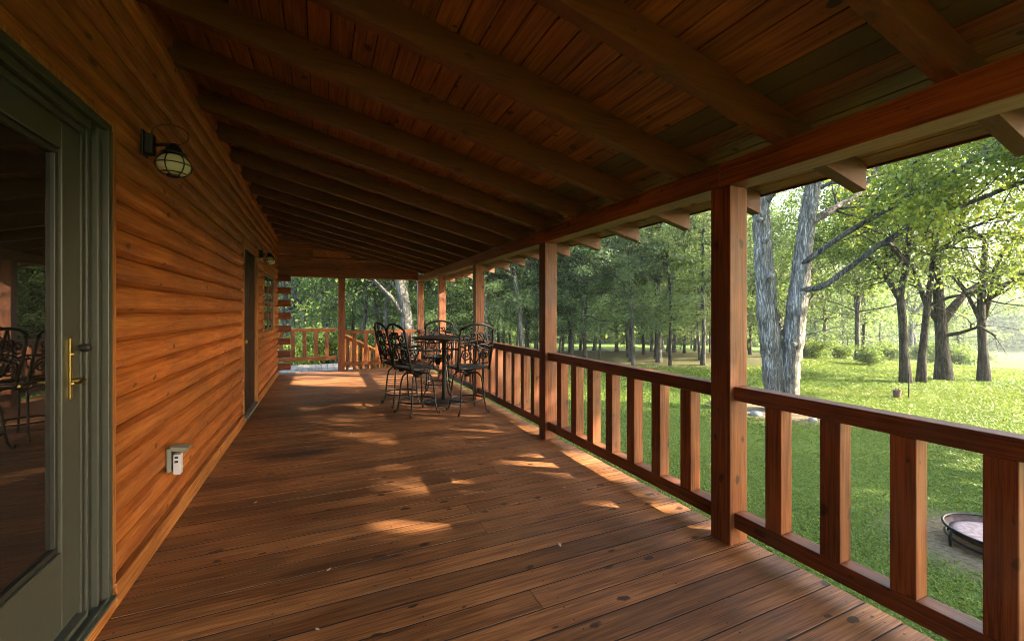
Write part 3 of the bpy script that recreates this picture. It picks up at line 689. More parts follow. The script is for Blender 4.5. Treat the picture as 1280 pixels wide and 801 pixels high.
# ------------------------------------------------------------------ bar set
def spiral(c, r0, turns, a0, sgn=1, n=18):
    out = []
    for i in range(n):
        q = i/(n-1); a = a0 + sgn*q*turns*2*math.pi; r_ = r0*(1 - .82*q)
        out.append((c[0] + r_*math.cos(a), c[1] + r_*math.sin(a)))
    return out
def bar_stool(loc, rz, label):
    t = thing('bar_stool', label, 'bar stool', loc, rz, 'wrought metal swivel bar stools around the bar table')
    mt = M['castiron']
    for q in range(4):
        a = math.pi/4 + q*math.pi/2; ca, sa = math.cos(a), math.sin(a)
        P_ = [(.03,.535),(.09,.56),(.15,.555),(.20,.51),(.225,.42),(.238,.30),(.25,.18),(.268,.08),(.29,.025),(.312,.012),(.322,.03),(.315,.042)]
        MB().tube([(ca*r_, sa*r_, z_) for r_, z_ in P_], .0115, 8).build('leg', mt, t, smooth=True)
    MB().tube([(.238*math.cos(2*math.pi*i/36), .238*math.sin(2*math.pi*i/36), .185) for i in range(36)], .011, 8, closed=True).build('foot_ring', mt, t, smooth=True)
    MB().lathe([(.035,.50),(.04,.515),(.04,.56),(.05,.575),(.10,.585),(.11,.60),(.11,.612)], (0,0,0), 20).build('swivel_hub', mt, t, smooth=True)
    # seat: rounded square frame and mesh pad
    W, D = .235, .225
    def rsq(w_, d_, r_, n=6):
        o = []
        for cx, cy_, a0 in ((w_-r_, d_-r_, 0), (-w_+r_, d_-r_, 90), (-w_+r_, -d_+r_, 180), (w_-r_, -d_+r_, 270)):
            for j in range(n): a = R(a0 + 90*j/(n-1)); o.append((cx + r_*math.cos(a), cy_ + r_*math.sin(a)))
        return o
    MB().tube([(x_, y_, .630) for x_, y_ in rsq(W, D, .06)], .0135, 8, closed=True).build('seat_frame', mt, t, smooth=True)
    MB().prism(rsq(W-.008, D-.008, .055), .618, .646, axis='z').build('seat', M['sling'], t, bevel=.006)
    # back frame
    fr = MB()
    def bp(x_, z_):      # back surface, leaning and gently bowed
        h_ = (z_ - .62)
        return (x_, -.215 - .20*h_ - .03*(1 - (x_/.25)**2)*min(1, h_*3), z_)
    for s_ in (-1, 1):
        fr.tube([bp(s_*.225, .60), bp(s_*.238, .72), bp(s_*.245, .90), bp(s_*.245, 1.06), bp(s_*.235, 1.16)], [.0155]*5, 8)
    top = [bp(x_, 1.16 + .075*math.cos(x_/.235*math.pi/2)**.8 if abs(x_) < .2349 else 1.16) for x_ in np.linspace(-.235, .235, 19)]
    fr.tube(top, .0155, 8)
    fr.tube([bp(x_, .70) for x_ in np.linspace(-.232, .232, 9)], .009, 8)
    fr.build('back_frame', mt, t, smooth=True)
    sc_ = MB()
    def cur(pts, r_=.0105): sc_.tube([bp(a, b) for a, b in pts], r_, 6)
    for s_ in (-1, 1):
        cur([(s_*(.012 + .105*math.sin(q*math.pi)), .70 + .42*q + .03*math.sin(q*math.pi)) for q in np.linspace(0, 1, 14)])        # inner heart curve
        cur([(s_*x_, z_) for x_, z_ in spiral((.135, .815), .075, 1.5, R(100), 1)])
        cur([(s_*x_, z_) for x_, z_ in spiral((.155, 1.04), .07, 1.4, R(-60), -1)])
        cur([(s_*x_, z_) for x_, z_ in spiral((.055, 1.09), .05, 1.2, R(220), 1)])
        cur([(s_*x_, z_) for x_, z_ in ((.0, .93), (.06, .965), (.12, .96), (.18, .93), (.235, .94))])
        cur([(s_*x_, z_) for x_, z_ in ((.02, .93), (.07, .91), (.13, .895), (.19, .875), (.21, .80), (.22, .72))])
    cur([(0, .70), (0, .82), (0, .95), (0, 1.1), (0, 1.22)])
    o = sc_
    f0 = bp(0, .94); o.lathe([(0,-.03),(.03,-.012),(.034,0),(.03,.012),(0,.03)], f0, 12)
    o.build('scrollwork', mt, t, smooth=True)
    for s_ in (-1, 1):
        ar = MB()
        b0 = bp(s_*.245, .90)
        ar.tube([b0, (s_*.262, b0[1]+.10, .90), (s_*.268, -.06, .885), (s_*.265, .06, .885), (s_*.258, .15, .895), (s_*.25, .20, .885), (s_*.246, .222, .855), (s_*.246, .205, .83), (s_*.248, .18, .835), (s_*.249, .182, .852)], .0125, 8)
        ar.tube([(s_*.256, .145, .885), (s_*.25, .17, .80), (s_*.243, .12, .73), (s_*.24, .10, .68), (s_*.238, .13, .63)], .010, 8)
        sp = spiral((-.02, .80), .06, 1.4, R(90), 1)
        ar.tube([(s_*.252, a, b) for a, b in sp], .008, 6)
        sp = spiral((.07, .77), .05, 1.3, R(60), -1)
        ar.tube([(s_*.248, a, b) for a, b in sp], .008, 6)
        ar.build('armrest', mt, t, smooth=True)
    return t
st0 = bar_stool((1.19, 5.86, 0), R(-72), 'dark scrollwork bar stool facing the table, front one of the pair at its left')
dup(st0, (1.09, 6.53, 0), R(-78), 'dark scrollwork bar stool facing the table, rear one of the pair at its left')
dup(st0, (1.85, 5.66, 0), R(6), 'dark scrollwork bar stool with its ornate back turned to the camera')
dup(st0, (1.80, 7.12, 0), R(160), 'dark scrollwork bar stool half hidden behind the bar table')
tb = thing('bar_table', 'round bar height metal table on a pedestal between the scrollwork stools', 'table', (1.72, 6.42, 0))
MB().lathe([(.46,.985),(.485,.99),(.49,1.0),(.485,1.01),(.46,1.012),(0,1.013)], (0,0,0), 40).build('table_top', M['castiron'], tb, smooth=False)
MB().tube([(.485*math.cos(2*math.pi*i/40), .485*math.sin(2*math.pi*i/40), .955) for i in range(40)], .008, 6, closed=True).build('table_apron', M['castiron'], tb, smooth=True)
MB().lathe([(.05,.035),(.038,.09),(.032,.2),(.03,.6),(.034,.9),(.10,.96),(.20,.984)], (0,0,0), 18).build('pedestal', M['castiron'], tb, smooth=True)
MB().lathe([(.315,.0),(.318,.012),(.30,.022),(.15,.034),(.05,.05)], (0,0,0), 40).build('base_plate', M['castiron'], tb, smooth=True)

# ------------------------------------------------------------------ yard things
fp = thing('fire_pit', 'low round rusty fire pit ring on bent legs standing on bare dirt in the lawn', 'fire pit', (PIT[0], PIT[1], GZ+.012))
rg = MB()
for rr_, zz in ((.36, .14), (.345, .05)): rg.tube([(rr_*math.cos(2*math.pi*i/40), rr_*math.sin(2*math.pi*i/40), zz) for i in range(40)], .011, 7, closed=True)
rg.build('rim', M['iron'], fp, smooth=True)
for q in range(6):
    a = q*math.pi/3+.4; ca, sa = math.cos(a), math.sin(a)
    MB().tube([(ca*.358, sa*.358, .14), (ca*.375, sa*.375, .07), (ca*.37, sa*.37, -.005)], .011, 7).build('leg', M['iron'], fp, smooth=True)
MB().lathe([(.0,.072),(.22,.075),(.32,.092),(.352,.128),(.356,.126),(.325,.085),(.22,.066),(0,.062)], (0,0,0), 36).build('bowl', M['rust'], fp, smooth=True)
MB().lathe([(.322,.096),(.26,.103),(.1,.098),(.0,.106)], (0,0,0), 30).build('ash_bed', M['ash'], fp, smooth=True)
bk = thing('yard_bucket', 'small dark bucket on the lawn beside a thin stake, short of the four trees', 'bucket', (12.1, 5.28, gz(12.1,5.28)))
MB().lathe([(.0,.0),(.065,.0),(.078,.19),(.086,.195),(.078,.198),(.07,.18),(0,.17)], (0,0,0), 18).build('bucket_body', M['rust'], bk, smooth=False)
MB().tube([(.078*math.cos(q), .0, .195+.05*math.sin(q)) for q in np.linspace(0, math.pi, 10)], .006, 6).build('handle', M['iron'], bk)
sk = MB().tube([(0,0,-.02),(.01,.0,.3),(.005,0,.58)], .014, 6).build('garden_stake', M['bark'])
sk.location = (12.32, 5.16, gz(12.32,5.16)); tag(sk, 'thin upright garden stake beside the dark bucket on the lawn', 'stake')

# ------------------------------------------------------------------ vegetation
def leaf_quads(C, A, Nn, ln, wd, fold=0.0):
    A = A/np.linalg.norm(A, axis=1, keepdims=True)
    B = np.cross(A, Nn); B /= (np.linalg.norm(B, axis=1, keepdims=True)+1e-9)
    n2 = np.cross(B, A)
    ln = ln[:, None]; wd = wd[:, None]
    V = np.stack([C - A*ln*.5, C + B*wd*.5 + A*ln*.06 + n2*wd*fold, C + A*ln*.5 - n2*ln*.12, C - B*wd*.5 + A*ln*.06 + n2*wd*fold], axis=1)
    return V
# openings in the crowns through which the sun reaches the porch
GAPS = [((.9, 5.3, 0), .75, .35), ((.8, 4.1, 0), .5, .4), ((.2, 6.6, 0), .6, .4), ((1.3, 6.6, 0), .5, .3), ((.2, 3.2, 0), .35, .5), ((.3, 9.3, 0), .7), ((.95, 9.9, 0), .75), ((.1, 10.4, 0), .6), ((2.3, 8.7, 1.0), .55), ((2.3, 3.2, 0), .4), ((2.3, 2.2, 0), .35), ((.55, 2.75, 0), .16), ((.75, 3.4, 0), .2), ((1.2, 7.6, 0), .35), ((1.9, 4.6, 0), .3)]
def open_gaps(V, rn, org, sc=1.0):
    C = V.mean(axis=1)*sc + np.array(org); S = np.array(sd); keep = np.ones(len(C), bool)
    rk = np.random.default_rng(3).random(len(C))
    for g0, r_, *kp in GAPS:
        D = C - np.array(g0); t_ = D @ S; keep &= ~((np.linalg.norm(D - t_[:,None]*S, axis=1) < r_) & (t_ > 3) & (rk > (kp[0] if kp else 0)))
    return V[keep], rn[keep]
def unit(n, rng):
    v = rng.normal(size=(n, 3)); return v/np.linalg.norm(v, axis=1, keepdims=True)

def wobble(p0, dr, L_, n, rng, amp=.12, up=0.0):
    p = np.array(p0, float); dr = np.array(dr, float); dr /= np.linalg.norm(dr)
    out = [p.copy()]
    for i in range(n):
        dr = dr + rng.normal(size=3)*amp + np.array([0,0,up]); dr /= np.linalg.norm(dr)
        p = p + dr*L_/n; out.append(p.copy())
    return out, dr

def grow(mb, p0, dr, L_, r0, depth, rng, tips, up=.04, amp=.13, nb=(3, 5), sides=7, rmin=.006):
    n = max(3, int(L_/.35)); path, de = wobble(p0, dr, L_, n, rng, amp, up)
    rad = [max(rmin, r0*(1-.75*i/n)) for i in range(n+1)]
    mb.tube(path, rad, sides if depth > 1 else 5)
    if depth == 0:
        for i in range(1, n+1): tips.append((path[i], path[i]-path[i-1]))
        return
    for _ in range(rng.integers(nb[0], nb[1]+1)):
        i = rng.integers(max(1, int(n*.3)), n+1)
        t = path[i]-path[i-1]; t /= np.linalg.norm(t)
        side = np.cross(t, rng.normal(size=3)); side /= np.linalg.norm(side)
        nd = t*.75 + side*rng.uniform(.5, 1.0); 
        grow(mb, path[i], nd, L_*rng.uniform(.45, .68), rad[i]*.62, depth-1, rng, tips, up, amp, nb, sides, rmin)
    grow(mb, path[-1], de, L_*.5, rad[-1], depth-1, rng, tips, up, amp, nb, sides, rmin)

def leaves_at(tips, per, spread, size, rng, flat=.6, asp=.62, clump=.5):
    n = len(tips)*per
    P0 = np.repeat(np.array([t[0] for t in tips]), per, axis=0); D = np.repeat(np.array([t[1] for t in tips]), per, axis=0)
    off = rng.normal(size=(n,3))*spread*np.array([1,1,.6])
    A = unit(n, rng) + D/np.linalg.norm(D, axis=1, keepdims=True)*.5 + np.array([0,0,-.25])
    Nn = unit(n, rng)*(1-flat) + np.array([0,0,1.0])*flat + unit(n, rng)*.25
    ln = rng.uniform(.7, 1.25, n)*size
    tipr = rng.random(len(tips)); rnd = np.clip(np.repeat(tipr, per)*clump + rng.random(n)*(1-clump), 0, 1)
    return leaf_quads(P0+off, A, Nn, ln, ln*asp, .12), rnd

# --- woodland kinds
def cedar_parts(seed, H, base, Rr, nbr, nleaf, tr=.11):
    rng = np.random.default_rng(seed); mb = MB()
    path, _ = wobble((0,0,-.15), (0,0,1), H+.15, 12, rng, .035, .02)
    pa = np.array(path); zz = pa[:,2]
    mb.tube(path, [tr*(1-.88*i/12)*(1.35 if i == 0 else 1) for i in range(13)], 8)
    C = []; A = []; Rn = []
    for b in range(nbr + 14):
        dead = b >= nbr
        q = rng.random()**.85 if not dead else 0
        h = base + (H-base)*q if not dead else rng.uniform(.5, base+.6)
        L_ = (Rr*(1-q)**.75*rng.uniform(.55, 1.1)+.25) if not dead else rng.uniform(.4, 1.1)
        az = rng.uniform(0, 2*math.pi)
        o = np.array([np.interp(h, zz, pa[:,0]), np.interp(h, zz, pa[:,1]), h])
        p, _ = wobble(o, (math.cos(az), math.sin(az), rng.uniform(-.12, .38) if not dead else rng.uniform(-.2,.3)), L_, 5, rng, .13, -.01)
        mb.tube(p, [.022,.018,.014,.010,.007,.004] if not dead else [.013,.011,.009,.007,.005,.003], 4, cap=False)
        if dead: continue
        p = np.array(p); m = int(nleaf/nbr*(.35+L_/Rr))
        tt = rng.uniform(.12, 1.08, m); seg = np.clip((tt*5).astype(int), 0, 4); fr = tt*5-seg
        c = p[seg] + (p[seg+1]-p[seg])*fr[:,None]
        wd = .10 + .20*L_/Rr*np.sin(np.clip(tt,0,1)*math.pi)
        c = c + rng.normal(size=(m,3))*wd[:,None]*np.array([1,1,.55])
        a = (p[-1]-p[0])/L_ + rng.normal(size=(m,3))*.55 + np.array([0,0,-.15])
        C.append(c); A.append(a); Rn.append(np.clip(rng.random()*.55 + rng.random(m)*.45, 0, 1))
    C = np.concatenate(C); A = np.concatenate(A); Rn = np.concatenate(Rn); n = len(C)
    ln = rng.uniform(.07, .17, n)
    V = leaf_quads(C, A, unit(n, rng)+np.array([0,0,.7]), ln, ln*.34, .1)
    return mb, V, Rn
def broad_parts(seed, H, base, tr, depth, per, size, spread, amp=.13, nb=(3,4), lean=(0,0)):
    rng = np.random.default_rng(seed); mb = MB(); tips = []
    path, de = wobble((0,0,-.15), (lean[0], lean[1], 1), base+.15, 7, rng, .05, .02)
    mb.tube(path, [tr*(1.45 if i == 0 else 1.12 if i == 1 else 1-.03*i) for i in range(8)], 10)
    for _ in range(rng.integers(3, 5)):
        az = rng.uniform(0, 2*math.pi); grow(mb, path[-1], (math.cos(az)*.7, math.sin(az)*.7, rng.uniform(.6,1.1)), (H-base)*.5, tr*.6, depth, rng, tips, .05, amp, nb)
    for _ in range(3):
        i = rng.integers(4, 7); az = rng.uniform(0, 2*math.pi); grow(mb, path[i], (math.cos(az), math.sin(az), .3), (H-base)*.38, tr*.35, depth-1, rng, tips, .03, amp, nb)
    V, rn = leaves_at(tips, per, spread, size, rng)
    return mb, V, rn
def tree_from(name, parts, leaf, bark, label, cat='tree', group=None):
    mb, V, rn = parts
    t = thing(name, label, cat, group=group)
    mb.build('trunk', bark, t, smooth=True)
    link('crown', quads_mesh('crown', V, rn), leaf, t)
    return t

rng = np.random.default_rng(42)
WG = 'trees of the wood behind the lawn'
protos = {'c': [], 'b': []}
for i, (H, b, Rr) in enumerate(((10.5, 1.2, 2.0), (12, 1.6, 2.1), (9.0, .9, 1.8), (11.5, 1.9, 1.9))):
    protos['c'].append(tree_from('cedar_tree', cedar_parts(100+i, H, b, Rr, 85, 15000, .055+.01*i), M['cedar_leaf'], M['grey_bark'] if i % 2 else M['bark'], '-', group=WG))
for i, (H, b) in enumerate(((10, 3.0), (12, 3.5), (8, 2.0))):
    protos['b'].append(tree_from('broadleaf_tree', broad_parts(200+i, H, b, .10, 2, 15, .12, .24, nb=(3,4)), M['broad_leaf'], M['grey_bark'], '-', group=WG))
used = set()
def zone(x, y):
    u = 640 + 528.6*(x*.9127 - y*.4086)/(x*.4086 + y*.9127)
    if u < 425: return 'left of lone end post'
    if u < 520: return 'between lone and corner posts'
    if u < 680: return 'beyond the bar set'
    if u < 790: return 'right of second porch post'
    if u < 890: return 'left of nearest porch post'
    if u < 1060: return 'around the forked oak'
    return 'behind the four dark trees'
def place(kind, x, y, sc=1.0):
    rowd = x*.4086 + y*.9127
    row = 'the front' if rowd < 19 else 'the middle' if rowd < 27 else 'the back'
    lb = (('slender dark cedar' if kind == 'c' else 'bright green broadleaf tree') + ' in %s of the wood ' % row + zone(x, y))
    pr = protos[kind][rng.integers(len(protos[kind]))]
    loc = (x, y, gz(x, y)); rz = rng.uniform(0, 6.28)
    if id(pr) not in used:
        used.add(id(pr)); o = pr; o.location = loc; o.rotation_euler = (0,0,rz); o.scale = (sc,)*3; o['label'] = lb
    else: o = dup(pr, loc, rz, lb, sc)
    return o
def at(u, d):
    kx = (u-640)/528.6*d
    return kx*.9127 + d*.4086, -kx*.4086 + d*.9127
spots = []
def ok(x, y, md):
    for (a, b) in spots:
        if (a-x)**2 + (b-y)**2 < md*md: return False
    spots.append((x, y)); return True
for (u0, u1, d0, d1, n, pc, md) in ((560, 900, 15.5, 19, 24, .85, 1.05), (540, 960, 19, 26, 27, .6, 1.3), (900, 1100, 18, 23, 7, .35, 1.6), (560, 1080, 26, 36, 28, .5, 1.8),
                                    (330, 560, 17, 22, 14, .2, 1.4), (300, 570, 22, 30, 16, .3, 1.7), (1070, 1215, 26, 36, 6, .2, 2.5)):
    tries = 0
    while n and tries < 600:
        tries += 1
        u = rng.uniform(u0, u1); d_ = rng.uniform(d0, d1); x, y = at(u, d_)
        if ok(x, y, md):
            place('c' if rng.random() < pc else 'b', x, y, rng.uniform(.85, 1.15)); n -= 1

# bushes along the wood's edge
def bush_parts(seed, r, h, n, size):
    rg_ = np.random.default_rng(seed); mb = MB(); tips = []
    for _ in range(9):
        az = rg_.uniform(0, 6.28); grow(mb, (0,0,-.05), (math.cos(az)*.6, math.sin(az)*.6, 1), h*.6, .014, 1, rg_, tips, .0, .2, (3,4), 5, .003)
    V, rn = leaves_at(tips, max(2, n//len(tips)), r*.16, size, rg_)
    return mb, V, rn
bushes = []
for i in range(3):
    mb, V, rn = bush_parts(300+i, .9, 1.1, 3200, .085)
    t = thing('bush', '-', 'bush', group='bushes along the edge of the wood'); mb.build('stem', M['bark'], t); link('foliage', quads_mesh('foliage', V, rn), M['broad_leaf'], t); bushes.append(t)
bl = [(1085, 16.2, .75, 'rounded bright green bush on the lawn edge left of the four dark trees'), (1045, 19, .8, 'low bush at the edge of the wood beside the forked oak'), (1200, 20.5, 1.2, 'leafy bush behind the thick dark trunk'),
      (1165, 21, 1.1, 'leafy bush behind the slanting dark trunk'), (1110, 21, 1.0, 'leafy bush behind the leftmost dark trunk'), (1020, 18.5, .9, 'bush just right of the pale forked oak'),
      (385, 15.2, 1.5, 'big light green bush seen beyond the left landing railing'), (410, 16, 1.3, 'light green bush beyond the landing railing near the lone end post'), (360, 14.8, 1.2, 'light green bush next to the log ends'),
      (450, 16.5, 1.2, 'bush beyond the far railing right of the lone end post'), (480, 15.6, 1.1, 'bush beyond the stair handrail'), (600, 19, .7, 'low bush beyond the bar set')]
for i, (u, d_, sc, lb) in enumerate(bl):
    x, y = at(u, d_); b = bushes[i] if i < 3 else dup(bushes[i % 3])
    b.location = (x, y, gz(x,y)); b.rotation_euler = (0,0,i*1.7); b.scale = (sc,)*3; b['label'] = lb

# --- far wood as one mass
def far_wood():
    rg_ = np.random.default_rng(77); C = []; S = []; rn = []
    for i in range(620):
        u = rg_.uniform(150, 1400); d_ = rg_.uniform(46, 75) if u < 1060 else rg_.uniform(62, 82)
        x, y = at(u, d_); top = rg_.uniform(5, 12); base = gz(x, y)
        nb_ = 13; c0 = np.array([x, y, base]) + rg_.normal(size=(nb_,3))*np.array([1.6,1.6,0]) + np.stack([np.zeros(nb_), np.zeros(nb_), rg_.uniform(.3, top, nb_)], 1)
        for c in c0:
            m = 16; C.append(c + rg_.normal(size=(m,3))*np.array([.8,.8,.6])); S.append(rg_.uniform(.35,.75,m)); rn.append(np.clip(rg_.random()*.6+rg_.random(m)*.4,0,1))
    C = np.concatenate(C); S = np.concatenate(S); rn = np.concatenate(rn); n = len(C)
    V = leaf_quads(C, unit(n, rg_), unit(n, rg_)+np.array([0,0,.6]), S, S*.7, .1)
    o = link('distant_wood', quads_mesh('distant_wood', V, rn), M['broad_leaf']); tag(o, 'hazy green mass of distant woods beyond the field', 'woods', kind='stuff')
far_wood()

# --- the pale forked oak by the railing
def oak():
    rg_ = np.random.default_rng(5); mb = MB(); tips = []
    t = thing('oak_tree', 'big pale barked oak with a forked trunk and long limbs just beyond the railing', 'tree', (OAK[0], OAK[1], GZ))
    O = np.array([OAK[0], OAK[1], GZ])
    def p(u, v, d_):
        x, y = at(u, d_); return np.array([x, y, 1.4 - (v-389.5)*d_/528.6]) - O
    def smooth(pts, m=5):
        pts = [np.array(q) for q in pts]; out = []
        P_ = [2*pts[0]-pts[1]] + pts + [2*pts[-1]-pts[-2]]
        for i in range(1, len(P_)-2):
            for s_ in range(m):
                q = s_/m
                out.append(.5*((2*P_[i]) + (-P_[i-1]+P_[i+1])*q + (2*P_[i-1]-5*P_[i]+4*P_[i+1]-P_[i+2])*q*q + (-P_[i-1]+3*P_[i]-3*P_[i+1]+P_[i+2])*q**3))
        out.append(pts[-1]); return out
    class J: random = staticmethod(lambda: rg_.random())
    def limb(mbx, pts, r0, r1, sides=12, m=5, jit=.16, flare=0):
        pa = smooth(pts, m); n = len(pa)
        rad = [r0 + (r1-r0)*i/(n-1) for i in range(n)]
        if flare: rad = [r*(1+flare*math.exp(-i*.9)) for i, r in enumerate(rad)]
        mbx.tube(pa, rad, sides, jit=jit, rng=J); return pa, rad
    D = 8.64
    lt, lr = limb(mb, [p(972,520,D), p(968,470,D), p(960,400,D), p(955,330,D), p(951,262,D), p(945,190,D+.1), p(938,110,D+.2), p(930,0,D+.3), p(925,-120,D+.3)], .215, .10, 22, 12, .18, .25)
    rt, rr = limb(mb, [p(984,522,D-.1), p(986,470,D-.1), p(993,410,D-.15), p(1000,350,D-.2), p(1006,300,D-.2), p(1012,255,D-.2), p(1024,190,D-.2), p(1034,100,D-.3), p(1050,-30,D-.3), p(1060,-150,D-.4)], .205, .085, 22, 12, .18, .25)
    for (u, v) in ((964,345), (957,300), (999,395), (1002,372), (992,430), (950,275)):      # burls
        c = p(u, v, D-.26); mb.lathe([(0,-.06),(.06,-.04),(.075,0),(.06,.04),(0,.06)], c, 8)
    lb_ = MB()
    LA, ra = limb(lb_, [p(1003,330,D-.3), p(1045,300,D-.7), p(1097,269,D-1.0), p(1163,232,D-1.3), p(1250,182,D-1.6), p(1350,130,D-1.9), p(1480,70,D-2.1)], .055, .026, 9, 5, .25)
    LB, rb_ = limb(lb_, [p(1000,363,D-.3), p(1028,358,D-.5), p(1056,339,D-.7), p(1113,298,D-1.1), p(1176,269,D-1.3), p(1278,228,D-1.7), p(1400,190,D-2.0), p(1560,150,D-2.2)], .058, .027, 9, 5, .25)
    LC, rc = limb(lb_, [p(1010,280,D-.2), p(1040,262,D+.3), p(1075,240,D+.7), p(1110,190,D+1.0), p(1150,110,D+1.3)], .09, .03, 8)
    LD, rd = limb(lb_, [p(951,262,D), p(975,225,D-.3), p(998,160,D-.6), p(1015,90,D-.9)], .08, .03, 8)
    LE, re_ = limb(lb_, [p(945,200,D), p(915,150,D+.5), p(870,90,D+1.0), p(810,20,D+1.3)], .10, .03, 8)
    for (pa, rad, cnt, L_, f0) in ((LA, ra, 22, 1.15, .25), (LB, rb_, 24, 1.05, .4), (LC, rc, 12, 1.2, .2), (LD, rd, 9, 1.1, .3), (LE, re_, 10, 1.5, .2), (lt, lr, 12, 1.9, .62), (rt, rr, 13, 1.9, .58)):
        n = len(pa)
        for i_ in range(cnt):
            i = int(n*f0 + (n-2-n*f0)*(i_+rg_.random())/cnt); i = max(1, min(n-2, i))
            td = pa[i+1]-pa[i-1]; td /= np.linalg.norm(td)
            sdv = np.cross(td, rg_.normal(size=3)); sdv /= np.linalg.norm(sdv)
            if pa is LB or pa is LA: sdv[2] = abs(sdv[2])*.8 - .15*(rg_.random() < .3)
            grow(lb_, pa[i], td*.6+sdv*.8, L_*rg_.uniform(.6, 1.1), max(.010, rad[i]*.35), 1, rg_, tips, .03, .16, (3,4), 6, .005)
    mb.build('trunk', M['oak_bark'], t, smooth=True); lb_.build('limbs', M['limb_bark'], t, smooth=True)
    V, rn = leaves_at(tips, 16, .13, .088, rg_, flat=.5, asp=.6, clump=.55)
    V, rn = open_gaps(V, rn, O)
    link('crown', quads_mesh('crown', V, rn), M['oak_leaf'], t)
    print('oak tips', len(tips), 'leaves', len(V))
oak()

# --- four dark trees on the lawn
def lawn_tree(seed, u, vb, d_, pts, r0, r1, label, branches):
    rg_ = np.random.default_rng(seed); mb = MB(); tips = []
    bx, by = at(u, d_); bz = gz(bx, by); O = np.array([bx, by, bz])
    t = thing('lawn_tree', label, 'tree', (bx, by, bz), 0, 'dark trunked trees on the open lawn')
    def p(uu, vv, dd=0):
        x, y = at(uu, d_+dd); return np.array([x, y, 1.4-(vv-389.5)*(d_+dd)/528.6]) - O
    pa = [np.array([0,0,-.15])] + [p(*q) for q in pts]; n = len(pa)
    rad = [r0*(1.5 if i == 0 else 1.0) + (r1-r0)*i/(n-1) for i in range(n)]
    mb.tube(pa, rad, 11)
    for (bp_, r_) in branches:
        q = [p(*b) for b in bp_]
        m = len(q); rads = [r_*(1-.6*i/(m-1)) for i in range(m)]
        mb.tube(q, rads, 8)
        for i in range(1, m):
            for _ in range(5):
                f_ = rg_.random(); o = q[i-1] + (q[i]-q[i-1])*f_
                if o[2]+bz < 2.0 and rg_.random() < .8: continue
                td = (q[i]-q[i-1]); td /= np.linalg.norm(td)
                s_ = np.cross(td, rg_.normal(size=3)); s_ /= np.linalg.norm(s_); s_[2] = s_[2]*.6+.1
                grow(mb, o, td*.5+s_*.9, rg_.uniform(1.0, 2.0), rads[i]*.45+.006, 1, rg_, tips, .02, .16, (3,4), 6, .006)
    for _ in range(7):
        az = rg_.uniform(0, 6.28); grow(mb, pa[-1], (math.cos(az)*.8, math.sin(az)*.8, rg_.uniform(.3,1)), rg_.uniform(2.2, 3.2), r1*.6, 2, rg_, tips, .03, .14, (3,4), 7, .006)
    mb.build('trunk', M['bark'], t, smooth=True)
    tips = [q for q in tips if q[0][2]+bz > 1.75 + .35*rg_.random()]
    V, rn = leaves_at(tips, 17, .19, .10, rg_, flat=.65, asp=.6, clump=.5)
    V, rn = open_gaps(V, rn, O)
    link('crown', quads_mesh('crown', V, rn), M['broad_leaf'] if seed % 2 else M['oak_leaf'], t)
lawn_tree(1, 1132, 479, 11.8, [(1130,440), (1128,400), (1125,370), (1131,340), (1136,300), (1140,230)], .11, .06, 'leftmost of the four dark trunked lawn trees, forking at head height',
          [([(1126,375), (1114,356), (1100,335,.6), (1075,310,1.2)], .09), ([(1133,330), (1100,290,-.8), (1060,275,-1.4)], .06), ([(1137,290), (1180,260,.5), (1220,240,1)], .06)])
lawn_tree(2, 1151, 479, 11.9, [(1153,440), (1158,390), (1164,350), (1168,310), (1180,250), (1190,180)], .092, .05, 'slim slanting dark tree second from the left on the open lawn',
          [([(1161,382), (1185,372,-.3), (1215,366,-.6), (1254,355,-1)], .05), ([(1167,320), (1200,290,-1), (1250,270,-1.6)], .06), ([(1170,300), (1130,270,1), (1090,255,1.5)], .06)])
lawn_tree(3, 1180, 476, 12.4, [(1178,440), (1176,405), (1174,385), (1172,350), (1168,300)], .165, .10, 'thickest of the dark lawn trees with a low spreading fork',
          [([(1177,402), (1195,380,.3), (1208,365,.6), (1240,345,.9)], .13), ([(1176,405), (1160,385,.3), (1150,360,.6), (1140,330,.9)], .10), ([(1178,420), (1200,416,-.4), (1225,408,-.8), (1245,420,-1)], .06)])
lawn_tree(5, 1230, 477, 12.2, [(1229,440), (1227,405), (1226,385), (1228,350), (1232,300)], .115, .07, 'rightmost dark lawn tree with upright forks beside the bright field',
          [([(1228,405), (1218,385,.2), (1210,370,.4), (1190,345,.8)], .07), ([(1228,400), (1238,370), (1242,340,-.5), (1260,300,-1)], .08), ([(1229,380), (1270,345,-1), (1330,320,-1.8)], .06)])

# --- leaning tree beyond the far corner
def leaning():
    rg_ = np.random.default_rng(31); mb = MB(); tips = []
    d_ = 15.0; bx, by = at(512, d_); bz = gz(bx, by); O = np.array([bx, by, bz])
    def p(uu, vv, dd=0):
        x, y = at(uu, d_+dd); return np.array([x, y, 1.4-(vv-389.5)*(d_+dd)/528.6]) - O
    t = thing('leaning_tree', 'pale leaning tree trunk with a bare broken limb seen beyond the far corner post', 'tree', (bx, by, bz))
    a = [p(514,470), p(512,430), p(508,395), p(503,365), p(497,335), p(490,290), p(480,240), p(470,150)]
    mb.tube(a, [.26,.22,.21,.20,.19,.17,.15,.10], 10)
    mb.tube([p(507,398), p(498,385,-.2), p(490,372,-.4), p(476,358,-.6), p(465,346,-.7)], [.10,.085,.07,.04,.025], 7)
    for i in range(5, 8):
        for _ in range(4):
            az = rg_.uniform(0, 6.28); grow(mb, a[i], (math.cos(az), math.sin(az), .4), rg_.uniform(1.5, 2.6), .05, 2, rg_, tips, .02, .15, (3,4), 6)
    mb.build('trunk', M['grey_bark'], t, smooth=True)
    V, rn = leaves_at(tips, 6, .2, .15, rg_); link('crown', quads_mesh('crown', V, rn), M['broad_leaf'], t)
leaning()

